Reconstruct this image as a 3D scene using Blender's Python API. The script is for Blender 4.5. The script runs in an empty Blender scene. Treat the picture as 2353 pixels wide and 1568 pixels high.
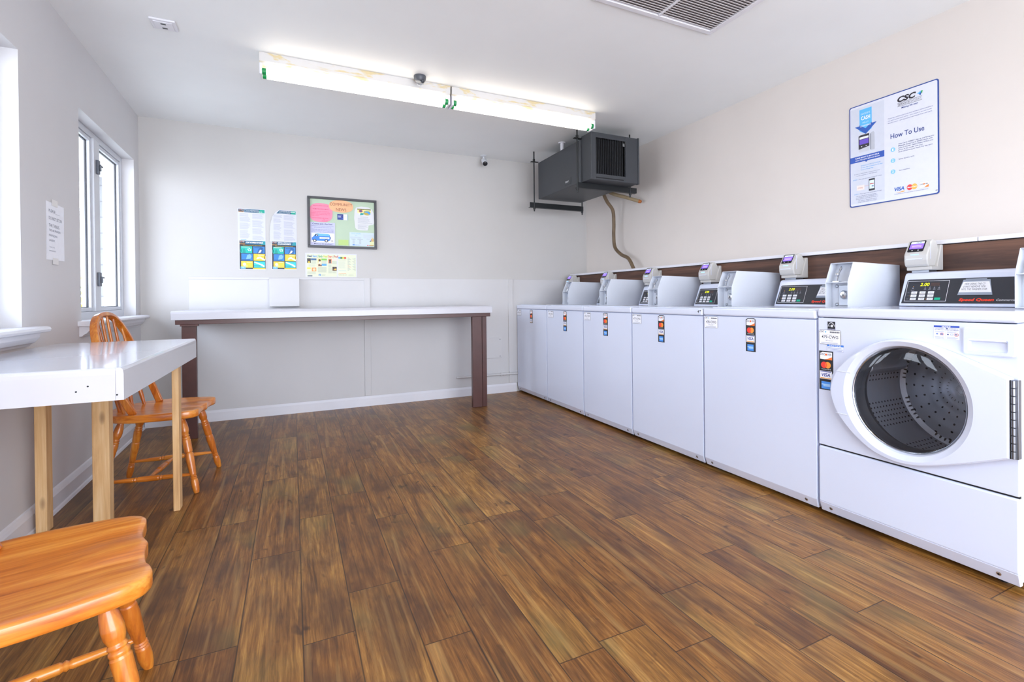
import bpy, bmesh, math, random
from mathutils import Vector, Matrix
random.seed(7)
sc = bpy.context.scene
COL = sc.collection

# ------------------------------------------------------------------ camera, world, lights
PXW, PXH = 2353.0, 1568.0
FPX, YAW, PITCH, ROLL = 1162.87, 0.4656, -0.0050, -0.0101
CAM = Vector((-2.9082, -4.799, 0.9606))
cam_d = bpy.data.cameras.new('camera')
cam = bpy.data.objects.new('camera', cam_d)
COL.objects.link(cam)
sc.camera = cam
cam_d.sensor_fit = 'HORIZONTAL'
cam_d.sensor_width = 36.0
cam_d.lens = FPX * 36.0 / PXW
cam_d.shift_x = -79.99 / PXW
cam_d.shift_y = -94.28 / PXW
cam_d.clip_start = 0.02
fw = Vector((math.sin(YAW) * math.cos(PITCH), math.cos(YAW) * math.cos(PITCH), math.sin(PITCH)))
rt = Vector((math.cos(YAW), -math.sin(YAW), 0))
up = rt.cross(fw)
r2 = math.cos(ROLL) * rt + math.sin(ROLL) * up
u2 = -math.sin(ROLL) * rt + math.cos(ROLL) * up
cam.matrix_world = Matrix(((r2.x, u2.x, -fw.x, CAM.x), (r2.y, u2.y, -fw.y, CAM.y), (r2.z, u2.z, -fw.z, CAM.z), (0, 0, 0, 1)))

world = bpy.data.worlds.new('sky')
sc.world = world
world.use_nodes = True
wn = world.node_tree
bgn = wn.nodes['Background']
bgn.inputs['Strength'].default_value = 10.0
tcw = wn.nodes.new('ShaderNodeTexCoord')
sepw = wn.nodes.new('ShaderNodeSeparateXYZ')
rampw = wn.nodes.new('ShaderNodeValToRGB')
wn.links.new(tcw.outputs['Generated'], sepw.inputs[0])
wn.links.new(sepw.outputs['Z'], rampw.inputs[0])
rampw.color_ramp.elements[0].position = 0.0
rampw.color_ramp.elements[0].color = (0.86, 0.91, 1.0, 1)
rampw.color_ramp.elements[1].position = 0.6
rampw.color_ramp.elements[1].color = (0.72, 0.83, 1.0, 1)
wn.links.new(rampw.outputs[0], bgn.inputs['Color'])

sc.view_settings.view_transform = 'Standard'
sc.view_settings.look = 'None'
sc.view_settings.gamma = 1.0
sc.view_settings.use_curve_mapping = False
sc.view_settings.exposure = 0.24
TUBE_POWER = 5.0
try:
    sc.cycles.use_denoising = True
    sc.cycles.max_bounces = 14
    sc.cycles.diffuse_bounces = 8
    sc.cycles.transparent_max_bounces = 16
    sc.cycles.sample_clamp_indirect = 8.0
    sc.cycles.caustics_reflective = False
    sc.cycles.caustics_refractive = False
except Exception:
    pass


def portal(name, loc, rot, sx, sy):
    """daylight portal in a window or the added rear opening (guides sky light in)"""
    l = bpy.data.lights.new(name, 'AREA')
    l.shape = 'RECTANGLE'
    l.size, l.size_y = sx, sy
    l.cycles.is_portal = True
    o = bpy.data.objects.new(name, l)
    COL.objects.link(o)
    o.location = loc
    o.rotation_euler = rot
    return o


WALL_L = -3.936          # left wall plane at the back corner
SKL = 0.0177             # left wall leans in towards the camera by one degree
HC = 2.362               # ceiling
YF = -6.6                # front wall (behind the camera)
portal('daylight_portal', (-4.0, -0.71, 1.43), (0, -math.pi / 2, 0), 1.13, 1.12)
portal('daylight_portal', (-3.97, -2.55, 1.43), (0, -math.pi / 2, 0), 1.13, 1.12)
portal('daylight_portal', (-1.95, YF - 0.1, 1.1), (math.pi / 2, 0, 0), 3.3, 2.2)


# ------------------------------------------------------------------ colour + material helpers
def lin(c):
    if isinstance(c, str):
        c = c.lstrip('#')
        c = [int(c[i:i + 2], 16) / 255 for i in (0, 2, 4)]
        return tuple(x / 12.92 if x <= 0.04045 else ((x + 0.055) / 1.055) ** 2.4 for x in c)
    return tuple(c)


_M = {}


class NT:
    def __init__(s, name):
        s.m = bpy.data.materials.new(name)
        s.m.use_nodes = True
        s.nt = s.m.node_tree
        s.b = s.nt.nodes['Principled BSDF']

    def n(s, t, **kw):
        o = s.nt.nodes.new(t)
        for k, v in kw.items():
            setattr(o, k, v)
        return o

    def val(s, sock, v):
        if v is None:
            return
        if isinstance(v, bpy.types.NodeSocket):
            s.nt.links.new(v, sock)
        else:
            if hasattr(sock.default_value, '__len__') and isinstance(v, tuple) and len(v) == 3 and len(sock.default_value) == 4:
                v = (*v, 1)
            sock.default_value = v

    def math(s, op, a, b=None, c=None):
        o = s.n('ShaderNodeMath', operation=op)
        for i, v in enumerate((a, b, c)):
            if v is not None:
                s.val(o.inputs[i], v)
        return o.outputs[0]

    def coord(s, kind='Object', scale=(1, 1, 1), loc=(0, 0, 0), rot=(0, 0, 0)):
        t = s.n('ShaderNodeTexCoord')
        m = s.n('ShaderNodeMapping')
        s.nt.links.new(t.outputs[kind], m.inputs[0])
        m.inputs['Scale'].default_value = scale
        m.inputs['Location'].default_value = loc
        m.inputs['Rotation'].default_value = rot
        return m.outputs[0]

    def noise(s, vec, scale, detail=4, rough=0.55, dist=0.0):
        o = s.n('ShaderNodeTexNoise')
        s.val(o.inputs['Vector'], vec)
        o.inputs['Scale'].default_value = scale
        o.inputs['Detail'].default_value = detail
        o.inputs['Roughness'].default_value = rough
        o.inputs['Distortion'].default_value = dist
        return o.outputs['Fac']

    def ramp(s, fac, stops):
        o = s.n('ShaderNodeValToRGB')
        s.val(o.inputs[0], fac)
        e = o.color_ramp.elements
        while len(e) < len(stops):
            e.new(0.5)
        for x, (p, c) in zip(e, stops):
            x.position = p
            x.color = (*lin(c), 1) if not isinstance(c, (int, float)) else (c, c, c, 1)
        return o.outputs[0]

    def mix(s, fac, a, b, mode='MIX'):
        o = s.n('ShaderNodeMix', data_type='RGBA', blend_type=mode)
        s.val(o.inputs[0], fac)
        s.val(o.inputs[6], lin(a) if isinstance(a, str) else a)
        s.val(o.inputs[7], lin(b) if isinstance(b, str) else b)
        return o.outputs[2]

    def bump(s, h, strength=0.2, dist=0.002):
        o = s.n('ShaderNodeBump')
        o.inputs['Strength'].default_value = strength
        o.inputs['Distance'].default_value = dist
        s.val(o.inputs['Height'], h)
        s.val(s.b.inputs['Normal'], o.outputs[0])

    def set(s, **kw):
        names = dict(col='Base Color', rough='Roughness', metal='Metallic', spec='Specular IOR Level', coat='Coat Weight',
                     coatr='Coat Roughness', emc='Emission Color', ems='Emission Strength', alpha='Alpha')
        for k, v in kw.items():
            s.val(s.b.inputs[names[k]], v)
        return s.m


def paint(name, c, rough=0.5, metal=0.0, var=0.04, scale=6.0, bump=0.0, bscale=120.0, spec=0.5, coat=0.0):
    """plain surface with a faint procedural mottling"""
    if name in _M:
        return _M[name]
    t = NT(name)
    v = t.coord()
    f = t.noise(v, scale, 3)
    c = lin(c)
    lo = tuple(x * (1 - var) for x in c)
    hi = tuple(min(1, x * (1 + var)) for x in c)
    t.set(col=t.ramp(f, [(0.3, lo), (0.7, hi)]), rough=rough, metal=metal, spec=spec, coat=coat)
    if bump:
        t.bump(t.noise(v, bscale, 2), bump, 0.001)
    _M[name] = t.m
    return t.m


def ink(c, rough=0.45):
    """flat printed colour"""
    key = 'print_' + c.lstrip('#') if isinstance(c, str) else 'print'
    return paint(key, c, rough, 0, 0.015, 40.0, spec=0.4)


def glow(name, c, strength):
    if name in _M:
        return _M[name]
    t = NT(name)
    t.set(col=lin(c), emc=lin(c), ems=strength, rough=0.4)
    _M[name] = t.m
    return t.m


def glass_mat(name, tint=(1, 1, 1), gloss=0.02):
    if name in _M:
        return _M[name]
    t = NT(name)
    nt = t.nt
    out = nt.nodes['Material Output']
    tr = t.n('ShaderNodeBsdfTransparent')
    tr.inputs[0].default_value = (*tint, 1)
    gl = t.n('ShaderNodeBsdfGlossy')
    gl.inputs['Roughness'].default_value = gloss
    fr = t.n('ShaderNodeFresnel')
    fr.inputs[0].default_value = 1.45
    mx = t.n('ShaderNodeMixShader')
    ge = t.n('ShaderNodeNewGeometry')
    nt.links.new(t.math('MULTIPLY', fr.outputs[0], t.math('SUBTRACT', 1.0, ge.outputs['Backfacing'])), mx.inputs[0])
    nt.links.new(tr.outputs[0], mx.inputs[1])
    nt.links.new(gl.outputs[0], mx.inputs[2])
    nt.links.new(mx.outputs[0], out.inputs['Surface'])
    nt.nodes.remove(t.b)
    _M[name] = t.m
    return t.m


def wood(name, dark, mid, light, rough=0.4, axis=0, scale=1.0, coat=0.0, knots=0.0):
    """long-grained timber; axis is the grain direction"""
    if name in _M:
        return _M[name]
    t = NT(name)
    sc_ = [26 * scale] * 3
    sc_[axis] = 2.2 * scale
    v = t.coord('Object', tuple(sc_))
    f1 = t.noise(v, 1.0, 6, 0.6, 0.6)
    s2 = [120 * scale] * 3
    s2[axis] = 5 * scale
    f2 = t.noise(t.coord('Object', tuple(s2)), 1.0, 3, 0.6)
    f = t.math('MULTIPLY_ADD', f2, 0.35, t.math('MULTIPLY', f1, 0.75))
    c = t.ramp(f, [(0.34, dark), (0.52, mid), (0.70, light)])
    if knots:
        vo = t.n('ShaderNodeTexVoronoi')
        s3 = [9.0] * 3
        s3[axis] = 3.2
        t.val(vo.inputs['Vector'], t.coord('Object', tuple(s3)))
        vo.inputs['Scale'].default_value = 1.0
        k = t.ramp(vo.outputs['Distance'], [(0.05, 1.0), (0.13, 0.0)])
        c = t.mix(t.math('MULTIPLY', k, knots), c, lin('#5a3216'))
    t.set(col=c, rough=rough, coat=coat, coatr=0.15)
    t.bump(f2, 0.08, 0.001)
    _M[name] = t.m
    return t.m


# ------------------------------------------------------------------ mesh helpers
class MB:
    def __init__(s):
        s.v, s.f, s.mi, s.sm = [], [], [], []

    def add(s, vs, fs, m=0, smooth=False):
        o = len(s.v)
        s.v += [tuple(p) for p in vs]
        for f in fs:
            s.f.append([o + i for i in f])
            s.mi.append(m)
            s.sm.append(smooth)

    def box(s, x0, x1, y0, y1, z0, z1, m=0):
        x0, x1 = sorted((x0, x1)); y0, y1 = sorted((y0, y1)); z0, z1 = sorted((z0, z1))
        vs = [(x0, y0, z0), (x1, y0, z0), (x1, y1, z0), (x0, y1, z0), (x0, y0, z1), (x1, y0, z1), (x1, y1, z1), (x0, y1, z1)]
        s.add(vs, [(3, 2, 1, 0), (4, 5, 6, 7), (0, 1, 5, 4), (1, 2, 6, 5), (2, 3, 7, 6), (3, 0, 4, 7)], m)

    def prism(s, pts, a, b, axis='y', m=0, smooth=False):
        """extrude a 2D outline: axis y -> pts are (x,z); x -> (y,z); z -> (x,y)"""
        def P(p, t):
            return {'y': (p[0], t, p[1]), 'x': (t, p[0], p[1]), 'z': (p[0], p[1], t)}[axis]
        n = len(pts)
        vs = [P(p, a) for p in pts] + [P(p, b) for p in pts]
        s.add(vs, [tuple(range(n))[::-1], tuple(range(n, 2 * n))], m)
        o = len(s.v) - 2 * n
        for i in range(n):
            j = (i + 1) % n
            s.f.append([o + i, o + j, o + n + j, o + n + i]); s.mi.append(m); s.sm.append(smooth)

    def tube(s, path, rad, seg=12, m=0, caps=True, squash=None):
        path = [Vector(p) for p in path]
        n = len(path)
        if not hasattr(rad, '__len__'):
            rad = [rad] * n
        rings = []
        prev = None
        for i in range(n):
            t = (path[min(i + 1, n - 1)] - path[max(i - 1, 0)]).normalized()
            if prev is None:
                a = Vector((0, 0, 1)) if abs(t.z) < 0.9 else Vector((1, 0, 0))
                nrm = t.cross(a).normalized()
            else:
                nrm = (prev - t * prev.dot(t)).normalized()
            prev = nrm
            bn = t.cross(nrm)
            rings.append([path[i] + (nrm * math.cos(k * 2 * math.pi / seg) + bn * math.sin(k * 2 * math.pi / seg)) * rad[i] for k in range(seg)])
        vs = [p for r in rings for p in r]
        fs = []
        for i in range(n - 1):
            for k in range(seg):
                k2 = (k + 1) % seg
                fs.append((i * seg + k, i * seg + k2, (i + 1) * seg + k2, (i + 1) * seg + k))
        s.add(vs, fs, m, True)
        if caps:
            o = len(s.v) - len(vs)
            s.f.append([o + k for k in range(seg)][::-1]); s.mi.append(m); s.sm.append(False)
            s.f.append([o + (n - 1) * seg + k for k in range(seg)]); s.mi.append(m); s.sm.append(False)

    def lathe(s, prof, origin, axis, seg=32, m=0, closed=False):
        """prof: (radius, height along axis)"""
        ax = Vector(axis).normalized()
        a = Vector((0, 0, 1)) if abs(ax.z) < 0.9 else Vector((1, 0, 0))
        e1 = ax.cross(a).normalized(); e2 = ax.cross(e1)
        o = Vector(origin)
        vs, fs = [], []
        for r, h in prof:
            for k in range(seg):
                t = 2 * math.pi * k / seg
                vs.append(o + ax * h + (e1 * math.cos(t) + e2 * math.sin(t)) * r)
        for i in range(len(prof) - 1):
            for k in range(seg):
                k2 = (k + 1) % seg
                fs.append((i * seg + k, i * seg + k2, (i + 1) * seg + k2, (i + 1) * seg + k))
        s.add(vs, fs, m, True)
        if closed:
            b = len(s.v) - len(vs)
            s.f.append([b + k for k in range(seg)][::-1]); s.mi.append(m); s.sm.append(False)
            s.f.append([b + (len(prof) - 1) * seg + k for k in range(seg)]); s.mi.append(m); s.sm.append(False)

    def ringplate(s, inner, outer, t0, t1, P, m=0):
        """plate with a hole: inner/outer same-length 2D loops, thickness t0..t1, P maps (a,b,t) to 3D"""
        n = len(inner)
        vs = [P(*p, t) for t in (t0, t1) for L in (inner, outer) for p in L]
        fs = []
        for i in range(n):
            j = (i + 1) % n
            fs += [(i, j, n + j, n + i), (2 * n + i, 3 * n + i, 3 * n + j, 2 * n + j), (i, 2 * n + i, 2 * n + j, j), (n + i, n + j, 3 * n + j, 3 * n + i)]
        s.add(vs, fs, m)

    def build(s, name, mats, parent=None, bevel=0.0, seg=2, sharp=0.6, loc=None, rotz=0.0):
        me = bpy.data.meshes.new(name)
        me.from_pydata(s.v, [], s.f)
        if not isinstance(mats, (list, tuple)):
            mats = [mats]
        for m in mats:
            me.materials.append(m)
        me.polygons.foreach_set('material_index', s.mi)
        bm = bmesh.new(); bm.from_mesh(me)
        if bevel or any(s.sm):
            bmesh.ops.recalc_face_normals(bm, faces=bm.faces)
        bm.to_mesh(me); bm.free()
        if any(s.sm):
            me.polygons.foreach_set('use_smooth', s.sm)
            try:
                me.set_sharp_from_angle(angle=sharp)
            except Exception:
                pass
        o = bpy.data.objects.new(name, me)
        COL.objects.link(o)
        if parent:
            o.parent = parent
        if loc:
            o.location = loc
        o.rotation_euler.z = rotz
        if bevel:
            md = o.modifiers.new('bevel', 'BEVEL')
            md.width = bevel; md.segments = seg; md.limit_method = 'ANGLE'; md.angle_limit = math.radians(40)
            md.harden_normals = False
        return o


def thing(name, label, cat, loc=(0, 0, 0), rotz=0.0, group=None):
    o = bpy.data.objects.new(name, None)
    o.empty_display_size = 0.05
    COL.objects.link(o)
    o.location = loc
    o.rotation_euler.z = rotz
    return tag(o, label, cat, group)


def tag(o, label, cat, group=None):
    o['label'] = label
    o['category'] = cat
    if group:
        o['group'] = group
    return o


def struct(o, label=None, cat=None):
    o['kind'] = 'structure'
    if label:
        o['label'] = label
    if cat:
        o['category'] = cat
    return o


_TX = {}


def text_mesh(body, bold=0.0, shear=0.0):
    if bold < 0.03 and any(c in body for c in 'M1WN'):
        bold = min(bold, 0.006)                  # a heavier outline would cross itself in these letters
    k = (body, bold, shear)
    if k in _TX:
        return _TX[k]
    cu = bpy.data.curves.new('lettering', 'FONT')
    cu.body = body
    cu.size = 1.0
    cu.offset = bold
    cu.shear = shear
    cu.resolution_u = 3
    o = bpy.data.objects.new('lettering', cu)
    COL.objects.link(o)
    dg = bpy.context.evaluated_depsgraph_get()
    me = o.evaluated_get(dg).to_mesh()
    vs = [tuple(v.co) for v in me.vertices]
    fs = [tuple(p.vertices) for p in me.polygons]
    o.evaluated_get(dg).to_mesh_clear()
    bpy.data.objects.remove(o)
    bpy.data.curves.remove(cu)
    if vs:
        x0 = min(v[0] for v in vs); x1 = max(v[0] for v in vs)
    else:
        x0, x1 = 0, 1
    _TX[k] = (vs, fs, x0, x1)
    return _TX[k]


FR = {'back': ((1, 0, 0), (0, 0, 1), (0, -1, 0)), 'right': ((0, -1, 0), (0, 0, 1), (-1, 0, 0)), 'left': ((0, 1, 0), (0, 0, 1), (1, 0, 0)),
      'ceil': ((1, 0, 0), (0, 1, 0), (0, 0, -1))}
EPS = 0.00035


class Decal:
    """flat printed sheet; coordinates run 0..1 over its width and height"""
    def __init__(s, w, h, thick=0.0006, base='#ffffff', outline=None, curl=None):
        s.w, s.h = w, h
        s.mb = MB()
        s.mats = []
        s.curl = curl
        if base is not None:
            i = s.m(base)
            out = outline or [(0, 0), (1, 0), (1, 1), (0, 1)]
            if curl:
                n = 14
                for k in range(n):
                    a, b = k / n, (k + 1) / n
                    s.mb.add([(0, a * h, 0), (w, a * h, 0), (w, b * h, 0), (0, b * h, 0)], [(0, 1, 2, 3)], i)
            else:
                P = [(x * w, y * h) for x, y in out]
                n = len(P)
                s.mb.add([(x, y, -thick) for x, y in P] + [(x, y, 0) for x, y in P],
                         [tuple(range(n, 2 * n))] + [tuple(range(n))[::-1]] + [(q, (q + 1) % n, n + (q + 1) % n, n + q) for q in range(n)], i)

    def m(s, c):
        mt = c if isinstance(c, bpy.types.Material) else ink(c)
        if mt not in s.mats:
            s.mats.append(mt)
        return s.mats.index(mt)

    def poly(s, pts, c, lv=1):
        s.mb.add([(x * s.w, y * s.h, lv * EPS) for x, y in pts], [tuple(range(len(pts)))], s.m(c))

    def rect(s, x0, y0, x1, y1, c, lv=1):
        s.poly([(x0, y0), (x1, y0), (x1, y1), (x0, y1)], c, lv)

    def frame(s, x0, y0, x1, y1, t, c, lv=1):
        tx, ty = t / s.w, t / s.h
        s.rect(x0, y0, x1, y0 + ty, c, lv); s.rect(x0, y1 - ty, x1, y1, c, lv)
        s.rect(x0, y0 + ty, x0 + tx, y1 - ty, c, lv); s.rect(x1 - tx, y0 + ty, x1, y1 - ty, c, lv)

    def ell(s, cx, cy, rx, ry, c, lv=1, n=28, a0=0, a1=360):
        full = abs(a1 - a0) >= 360
        pts = [(cx + rx * math.cos(math.radians(a0 + (a1 - a0) * k / n)), cy + ry * math.sin(math.radians(a0 + (a1 - a0) * k / n))) for k in range(n + (0 if full else 1))]
        s.poly(pts, c, lv)

    def text(s, body, x, y, h, c, w=None, align='L', bold=0.0, shear=0.0, lv=3):
        """cap height h (fraction of sheet height); w squeezes to that width (fraction of sheet width)"""
        vs, fs, x0, x1 = text_mesh(body, bold, shear)
        k = h * s.h / 0.70
        kx = k if w is None else w * s.w / max(1e-6, x1 - x0)
        wid = (x1 - x0) * kx
        ox = x * s.w - (0 if align == 'L' else wid / 2 if align == 'C' else wid) - x0 * kx
        s.mb.add([(ox + v[0] * kx, y * s.h + v[1] * k, lv * EPS) for v in vs], fs, s.m(c))

    def bars(s, x0, y0, x1, y1, n, c, thick=0.5, lv=1, rag=0.25):
        """rows of print too small to read"""
        rnd = random.Random(int((x0 * 7 + y0 * 13 + n) * 1000))
        dy = (y1 - y0) / n
        for k in range(n):
            yy = y1 - (k + 1) * dy
            s.rect(x0, yy, x1 - (x1 - x0) * rag * rnd.random(), yy + dy * thick, c, lv)

    def build(s, name, origin, frame, parent=None, rot=0.0):
        U, V, N = [Vector(a) for a in (FR[frame] if isinstance(frame, str) else frame)]
        c, sn = math.cos(rot), math.sin(rot)
        U, V = U * c + V * sn, V * c - U * sn
        pts = []
        for x, y, z in s.mb.v:
            if s.curl:
                x, y, z = s.curl(x, y, z)
            pts.append(tuple(U * x + V * y + N * z))
        s.mb.v = pts
        return s.mb.build(name, s.mats, parent, loc=origin)


# ------------------------------------------------------------------ shared materials
def wall_mat(name, c, var=0.03):
    t = NT(name)
    v = t.coord('Object')
    f = t.noise(v, 1.3, 4)
    c = lin(c)
    t.set(col=t.ramp(f, [(0.3, tuple(x * (1 - var) for x in c)), (0.7, tuple(min(1, x * (1 + var)) for x in c))]), rough=0.55, spec=0.3)
    t.bump(t.noise(v, 160, 3), 0.12, 0.001)
    return t.m


M_WALL = wall_mat('painted_wall', '#c2c0be')
M_WALLL = wall_mat('painted_wall_left', '#d0cfd1')
M_WALLR = wall_mat('painted_wall_warm', '#d6cfc9')
M_CEIL = wall_mat('ceiling_paint', '#eaecec')
M_PANEL = wall_mat('painted_panel', '#cac9ca')
M_TRIM = paint('trim_gloss_white', '#dcdce2', 0.35, 0, 0.03, 4, 0.05)
M_ENAMEL = paint('white_enamel', '#d8dff1', 0.18, 0, 0.01, 2, spec=0.5, coat=0.15)
M_ENAMEL2 = paint('white_enamel_lid', '#d8deee', 0.16, 0, 0.01, 2, spec=0.5, coat=0.2)
M_SKIRT = paint('grey_enamel', '#d4d8e8', 0.3, 0, 0.01)
M_DARK = paint('dark_gap', '#101014', 0.8)
M_BLACK = paint('black_plastic', '#1b1c20', 0.35)
M_METER = paint('meter_grey', '#ccd1da', 0.55, 0.0, 0.02)
M_CHROME = paint('chrome', '#d5d8de', 0.12, 1.0, 0.02)
M_STEEL = paint('stainless', '#a4a8b0', 0.42, 1.0, 0.05)
M_READER = paint('reader_plastic', '#c2c0bc', 0.35, 0, 0.01)
M_LAMI = paint('white_laminate', '#c6c8d0', 0.14, 0, 0.015, 3, spec=0.55, coat=0.2)
M_LAMI2 = paint('white_laminate_edge', '#c4c4cb', 0.25, 0, 0.02, 3)
M_BROWN = paint('brown_paint', '#4c2d29', 0.32, 0, 0.12, 9, 0.06)
M_CHAR = paint('charcoal_metal', '#3b3e43', 0.45, 0.1, 0.05, 8)
M_CHAR2 = paint('dark_iron', '#1e2124', 0.45, 0.3, 0.1)
M_HOSE = paint('aged_hose', '#6a5842', 0.55, 0, 0.2, 14, 0.2, 60)
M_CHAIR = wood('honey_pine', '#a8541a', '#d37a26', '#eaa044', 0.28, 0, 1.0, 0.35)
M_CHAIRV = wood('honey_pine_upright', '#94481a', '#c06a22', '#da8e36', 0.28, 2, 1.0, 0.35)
M_LEGW = wood('raw_pine', '#b88a58', '#d6ab76', '#e6c595', 0.55, 2, 0.8, 0.0, 0.8)
M_GREEN = paint('green_band', '#0f8a4a', 0.4)
M_PAPER = ink('#f4f5fb')


# ------------------------------------------------------------------ floor
def floor_mat():
    t = NT('wood_look_vinyl')
    tc = t.n('ShaderNodeTexCoord')
    sp = t.n('ShaderNodeSeparateXYZ')
    t.nt.links.new(tc.outputs['Object'], sp.inputs[0])
    X, Y = sp.outputs[0], sp.outputs[1]
    u = t.math('DIVIDE', t.math('ADD', X, 3.055 + 299 * 0.01), 0.299)
    fu = t.math('FRACT', u)
    iu = t.math('FLOOR', u)
    wide = t.math('GREATER_THAN', fu, 0.545)
    colid = t.math('MULTIPLY_ADD', iu, 2.0, wide)
    a = t.math('DIVIDE', fu, 0.545)
    b = t.math('DIVIDE', t.math('SUBTRACT', fu, 0.545), 0.455)
    lx = t.n('ShaderNodeMix', data_type='FLOAT')
    t.val(lx.inputs[0], wide); t.val(lx.inputs[2], a); t.val(lx.inputs[3], b)
    lx = lx.outputs[0]                                   # 0..1 across a plank
    wn_ = t.n('ShaderNodeTexWhiteNoise', noise_dimensions='1D')
    t.val(wn_.inputs['W'], t.math('ADD', colid, 0.37))
    L = 0.905
    # joint positions read off the photograph for the rows in view, random elsewhere
    joints = [-2.25, -1.735, -2.335, -3.03, -2.49, -1.98, -3.63, -2.70, -3.735, -3.508, -3.883, -3.38, -2.95, -3.572, -2.4, -3.1]
    rp = t.n('ShaderNodeValToRGB')
    rp.color_ramp.interpolation = 'CONSTANT'
    el = rp.color_ramp.elements
    while len(el) < 16:
        el.new(0.5)
    for k, (e_, y_) in enumerate(zip(el, joints)):
        e_.position = k / 16.0
        o_ = (-y_ / L) % 1.0
        e_.color = (o_, o_, o_, 1)
    t.val(rp.inputs[0], t.math('DIVIDE', t.math('SUBTRACT', colid, 18.5), 16.0))
    inside = t.math('MULTIPLY', t.math('GREATER_THAN', colid, 18.5), t.math('LESS_THAN', colid, 34.5))
    fm = t.n('ShaderNodeMix', data_type='FLOAT')
    t.val(fm.inputs[0], inside); t.val(fm.inputs[2], t.math('MULTIPLY', wn_.outputs['Value'], 7.3)); t.val(fm.inputs[3], rp.outputs[0])
    v = t.math('ADD', t.math('DIVIDE', Y, L), fm.outputs[0])
    iv = t.math('FLOOR', v)
    fv = t.math('FRACT', v)
    cmb = t.n('ShaderNodeCombineXYZ')
    t.val(cmb.inputs[0], colid); t.val(cmb.inputs[1], iv)
    w2 = t.n('ShaderNodeTexWhiteNoise', noise_dimensions='2D')
    t.val(w2.inputs['Vector'], cmb.outputs[0])
    rnd = w2.outputs['Value']
    # per-plank shifted grain coordinates
    gx = t.math('MULTIPLY_ADD', rnd, 11.0, X)
    gy = t.math('MULTIPLY_ADD', rnd, 23.0, Y)
    gc = t.n('ShaderNodeCombineXYZ')
    t.val(gc.inputs[0], gx); t.val(gc.inputs[1], gy)

    def sc3(sx, sy):
        m = t.n('ShaderNodeMapping')
        t.nt.links.new(gc.outputs[0], m.inputs[0])
        m.inputs['Scale'].default_value = (sx, sy, 1)
        return m.outputs[0]
    g1 = t.noise(sc3(17, 1.7), 1.0, 5, 0.62, 2.0)         # broad grain
    g2 = t.noise(sc3(140, 5.0), 1.0, 5, 0.7, 0.6)          # fine grain
    bl = t.noise(sc3(6.5, 3.4), 1.0, 3, 0.55, 0.3)        # dark clouds
    kn = t.noise(sc3(22, 11), 1.0, 2, 0.5, 0.5)           # knots
    f = t.math('MULTIPLY_ADD', g2, 0.55, t.math('MULTIPLY', g1, 0.45))
    base = t.ramp(f, [(0.35, '#52371b'), (0.455, '#7b5428'), (0.545, '#996e3a'), (0.67, '#c39a5a')])
    tone = t.ramp(rnd, [(0.0, '#cdb69c'), (0.35, '#e0caa8'), (0.6, '#eedcb8'), (1.0, '#fff8dc')])
    base = t.mix(0.85, base, tone, 'MULTIPLY')
    base = t.mix(0.0, base, base)
    dk = t.ramp(bl, [(0.47, 0.0), (0.64, 1.0)])
    base = t.mix(t.math('MULTIPLY', dk, 0.62), base, lin('#452a1a'))
    st = t.noise(sc3(80, 1.7), 1.0, 4, 0.6, 0.6)          # long dark checks
    base = t.mix(t.math('MULTIPLY', t.ramp(st, [(0.60, 0.0), (0.70, 1.0)]), 0.55), base, lin('#36210f'))
    lt = t.noise(sc3(30, 1.0), 1.0, 3, 0.5, 0.8)
    base = t.mix(t.math('MULTIPLY', t.ramp(lt, [(0.56, 0.0), (0.74, 1.0)]), 0.32), base, lin('#c9a262'))
    kk = t.ramp(kn, [(0.66, 0.0), (0.75, 1.0)])
    base = t.mix(t.math('MULTIPLY', kk, 0.65), base, lin('#2a1710'))
    gr = t.noise(sc3(3.2, 2.0), 1.0, 2)
    base = t.mix(t.math('MULTIPLY', t.ramp(gr, [(0.55, 0.0), (0.75, 1.0)]), 0.3), base, lin('#8f8448'))
    # seams
    ex = t.math('MINIMUM', lx, t.math('SUBTRACT', 1.0, lx))
    ey = t.math('MULTIPLY', t.math('MINIMUM', fv, t.math('SUBTRACT', 1.0, fv)), L / 0.15)
    e = t.math('MINIMUM', ex, ey)
    seam = t.ramp(e, [(0.006, 1.0), (0.016, 0.0)])
    base = t.mix(t.math('MULTIPLY', seam, 0.8), base, lin('#24140c'))
    t.set(col=base, rough=t.math('MULTIPLY_ADD', g2, 0.15, 0.30), spec=0.42)
    t.bump(t.math('SUBTRACT', t.math('MULTIPLY', g2, 0.4), seam), 0.25, 0.0012)
    return t.m


M_FLOOR = floor_mat()
fl = MB()
fl.add([(-4.2, YF - 0.4, 0), (0.05, YF - 0.4, 0), (0.05, 0.05, 0), (-4.2, 0.05, 0)], [(0, 1, 2, 3)])
fl.add([(-4.2, YF - 0.4, -0.08), (0.05, YF - 0.4, -0.08), (0.05, 0.05, -0.08), (-4.2, 0.05, -0.08)], [(3, 2, 1, 0)])
struct(fl.build('floor', M_FLOOR))
cl = MB(); cl.box(-4.2, 0.1, YF - 0.2, 0.1, HC, HC + 0.12)
struct(cl.build('ceiling', M_CEIL))
wb = MB(); wb.box(-4.15, 0.12, 0.0, 0.12, 0, HC)
struct(wb.build('wall_back', M_WALL))
wr = MB(); wr.box(0.0, 0.12, YF, 0.0, 0, HC)
struct(wr.build('wall_right', M_WALLR))
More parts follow.
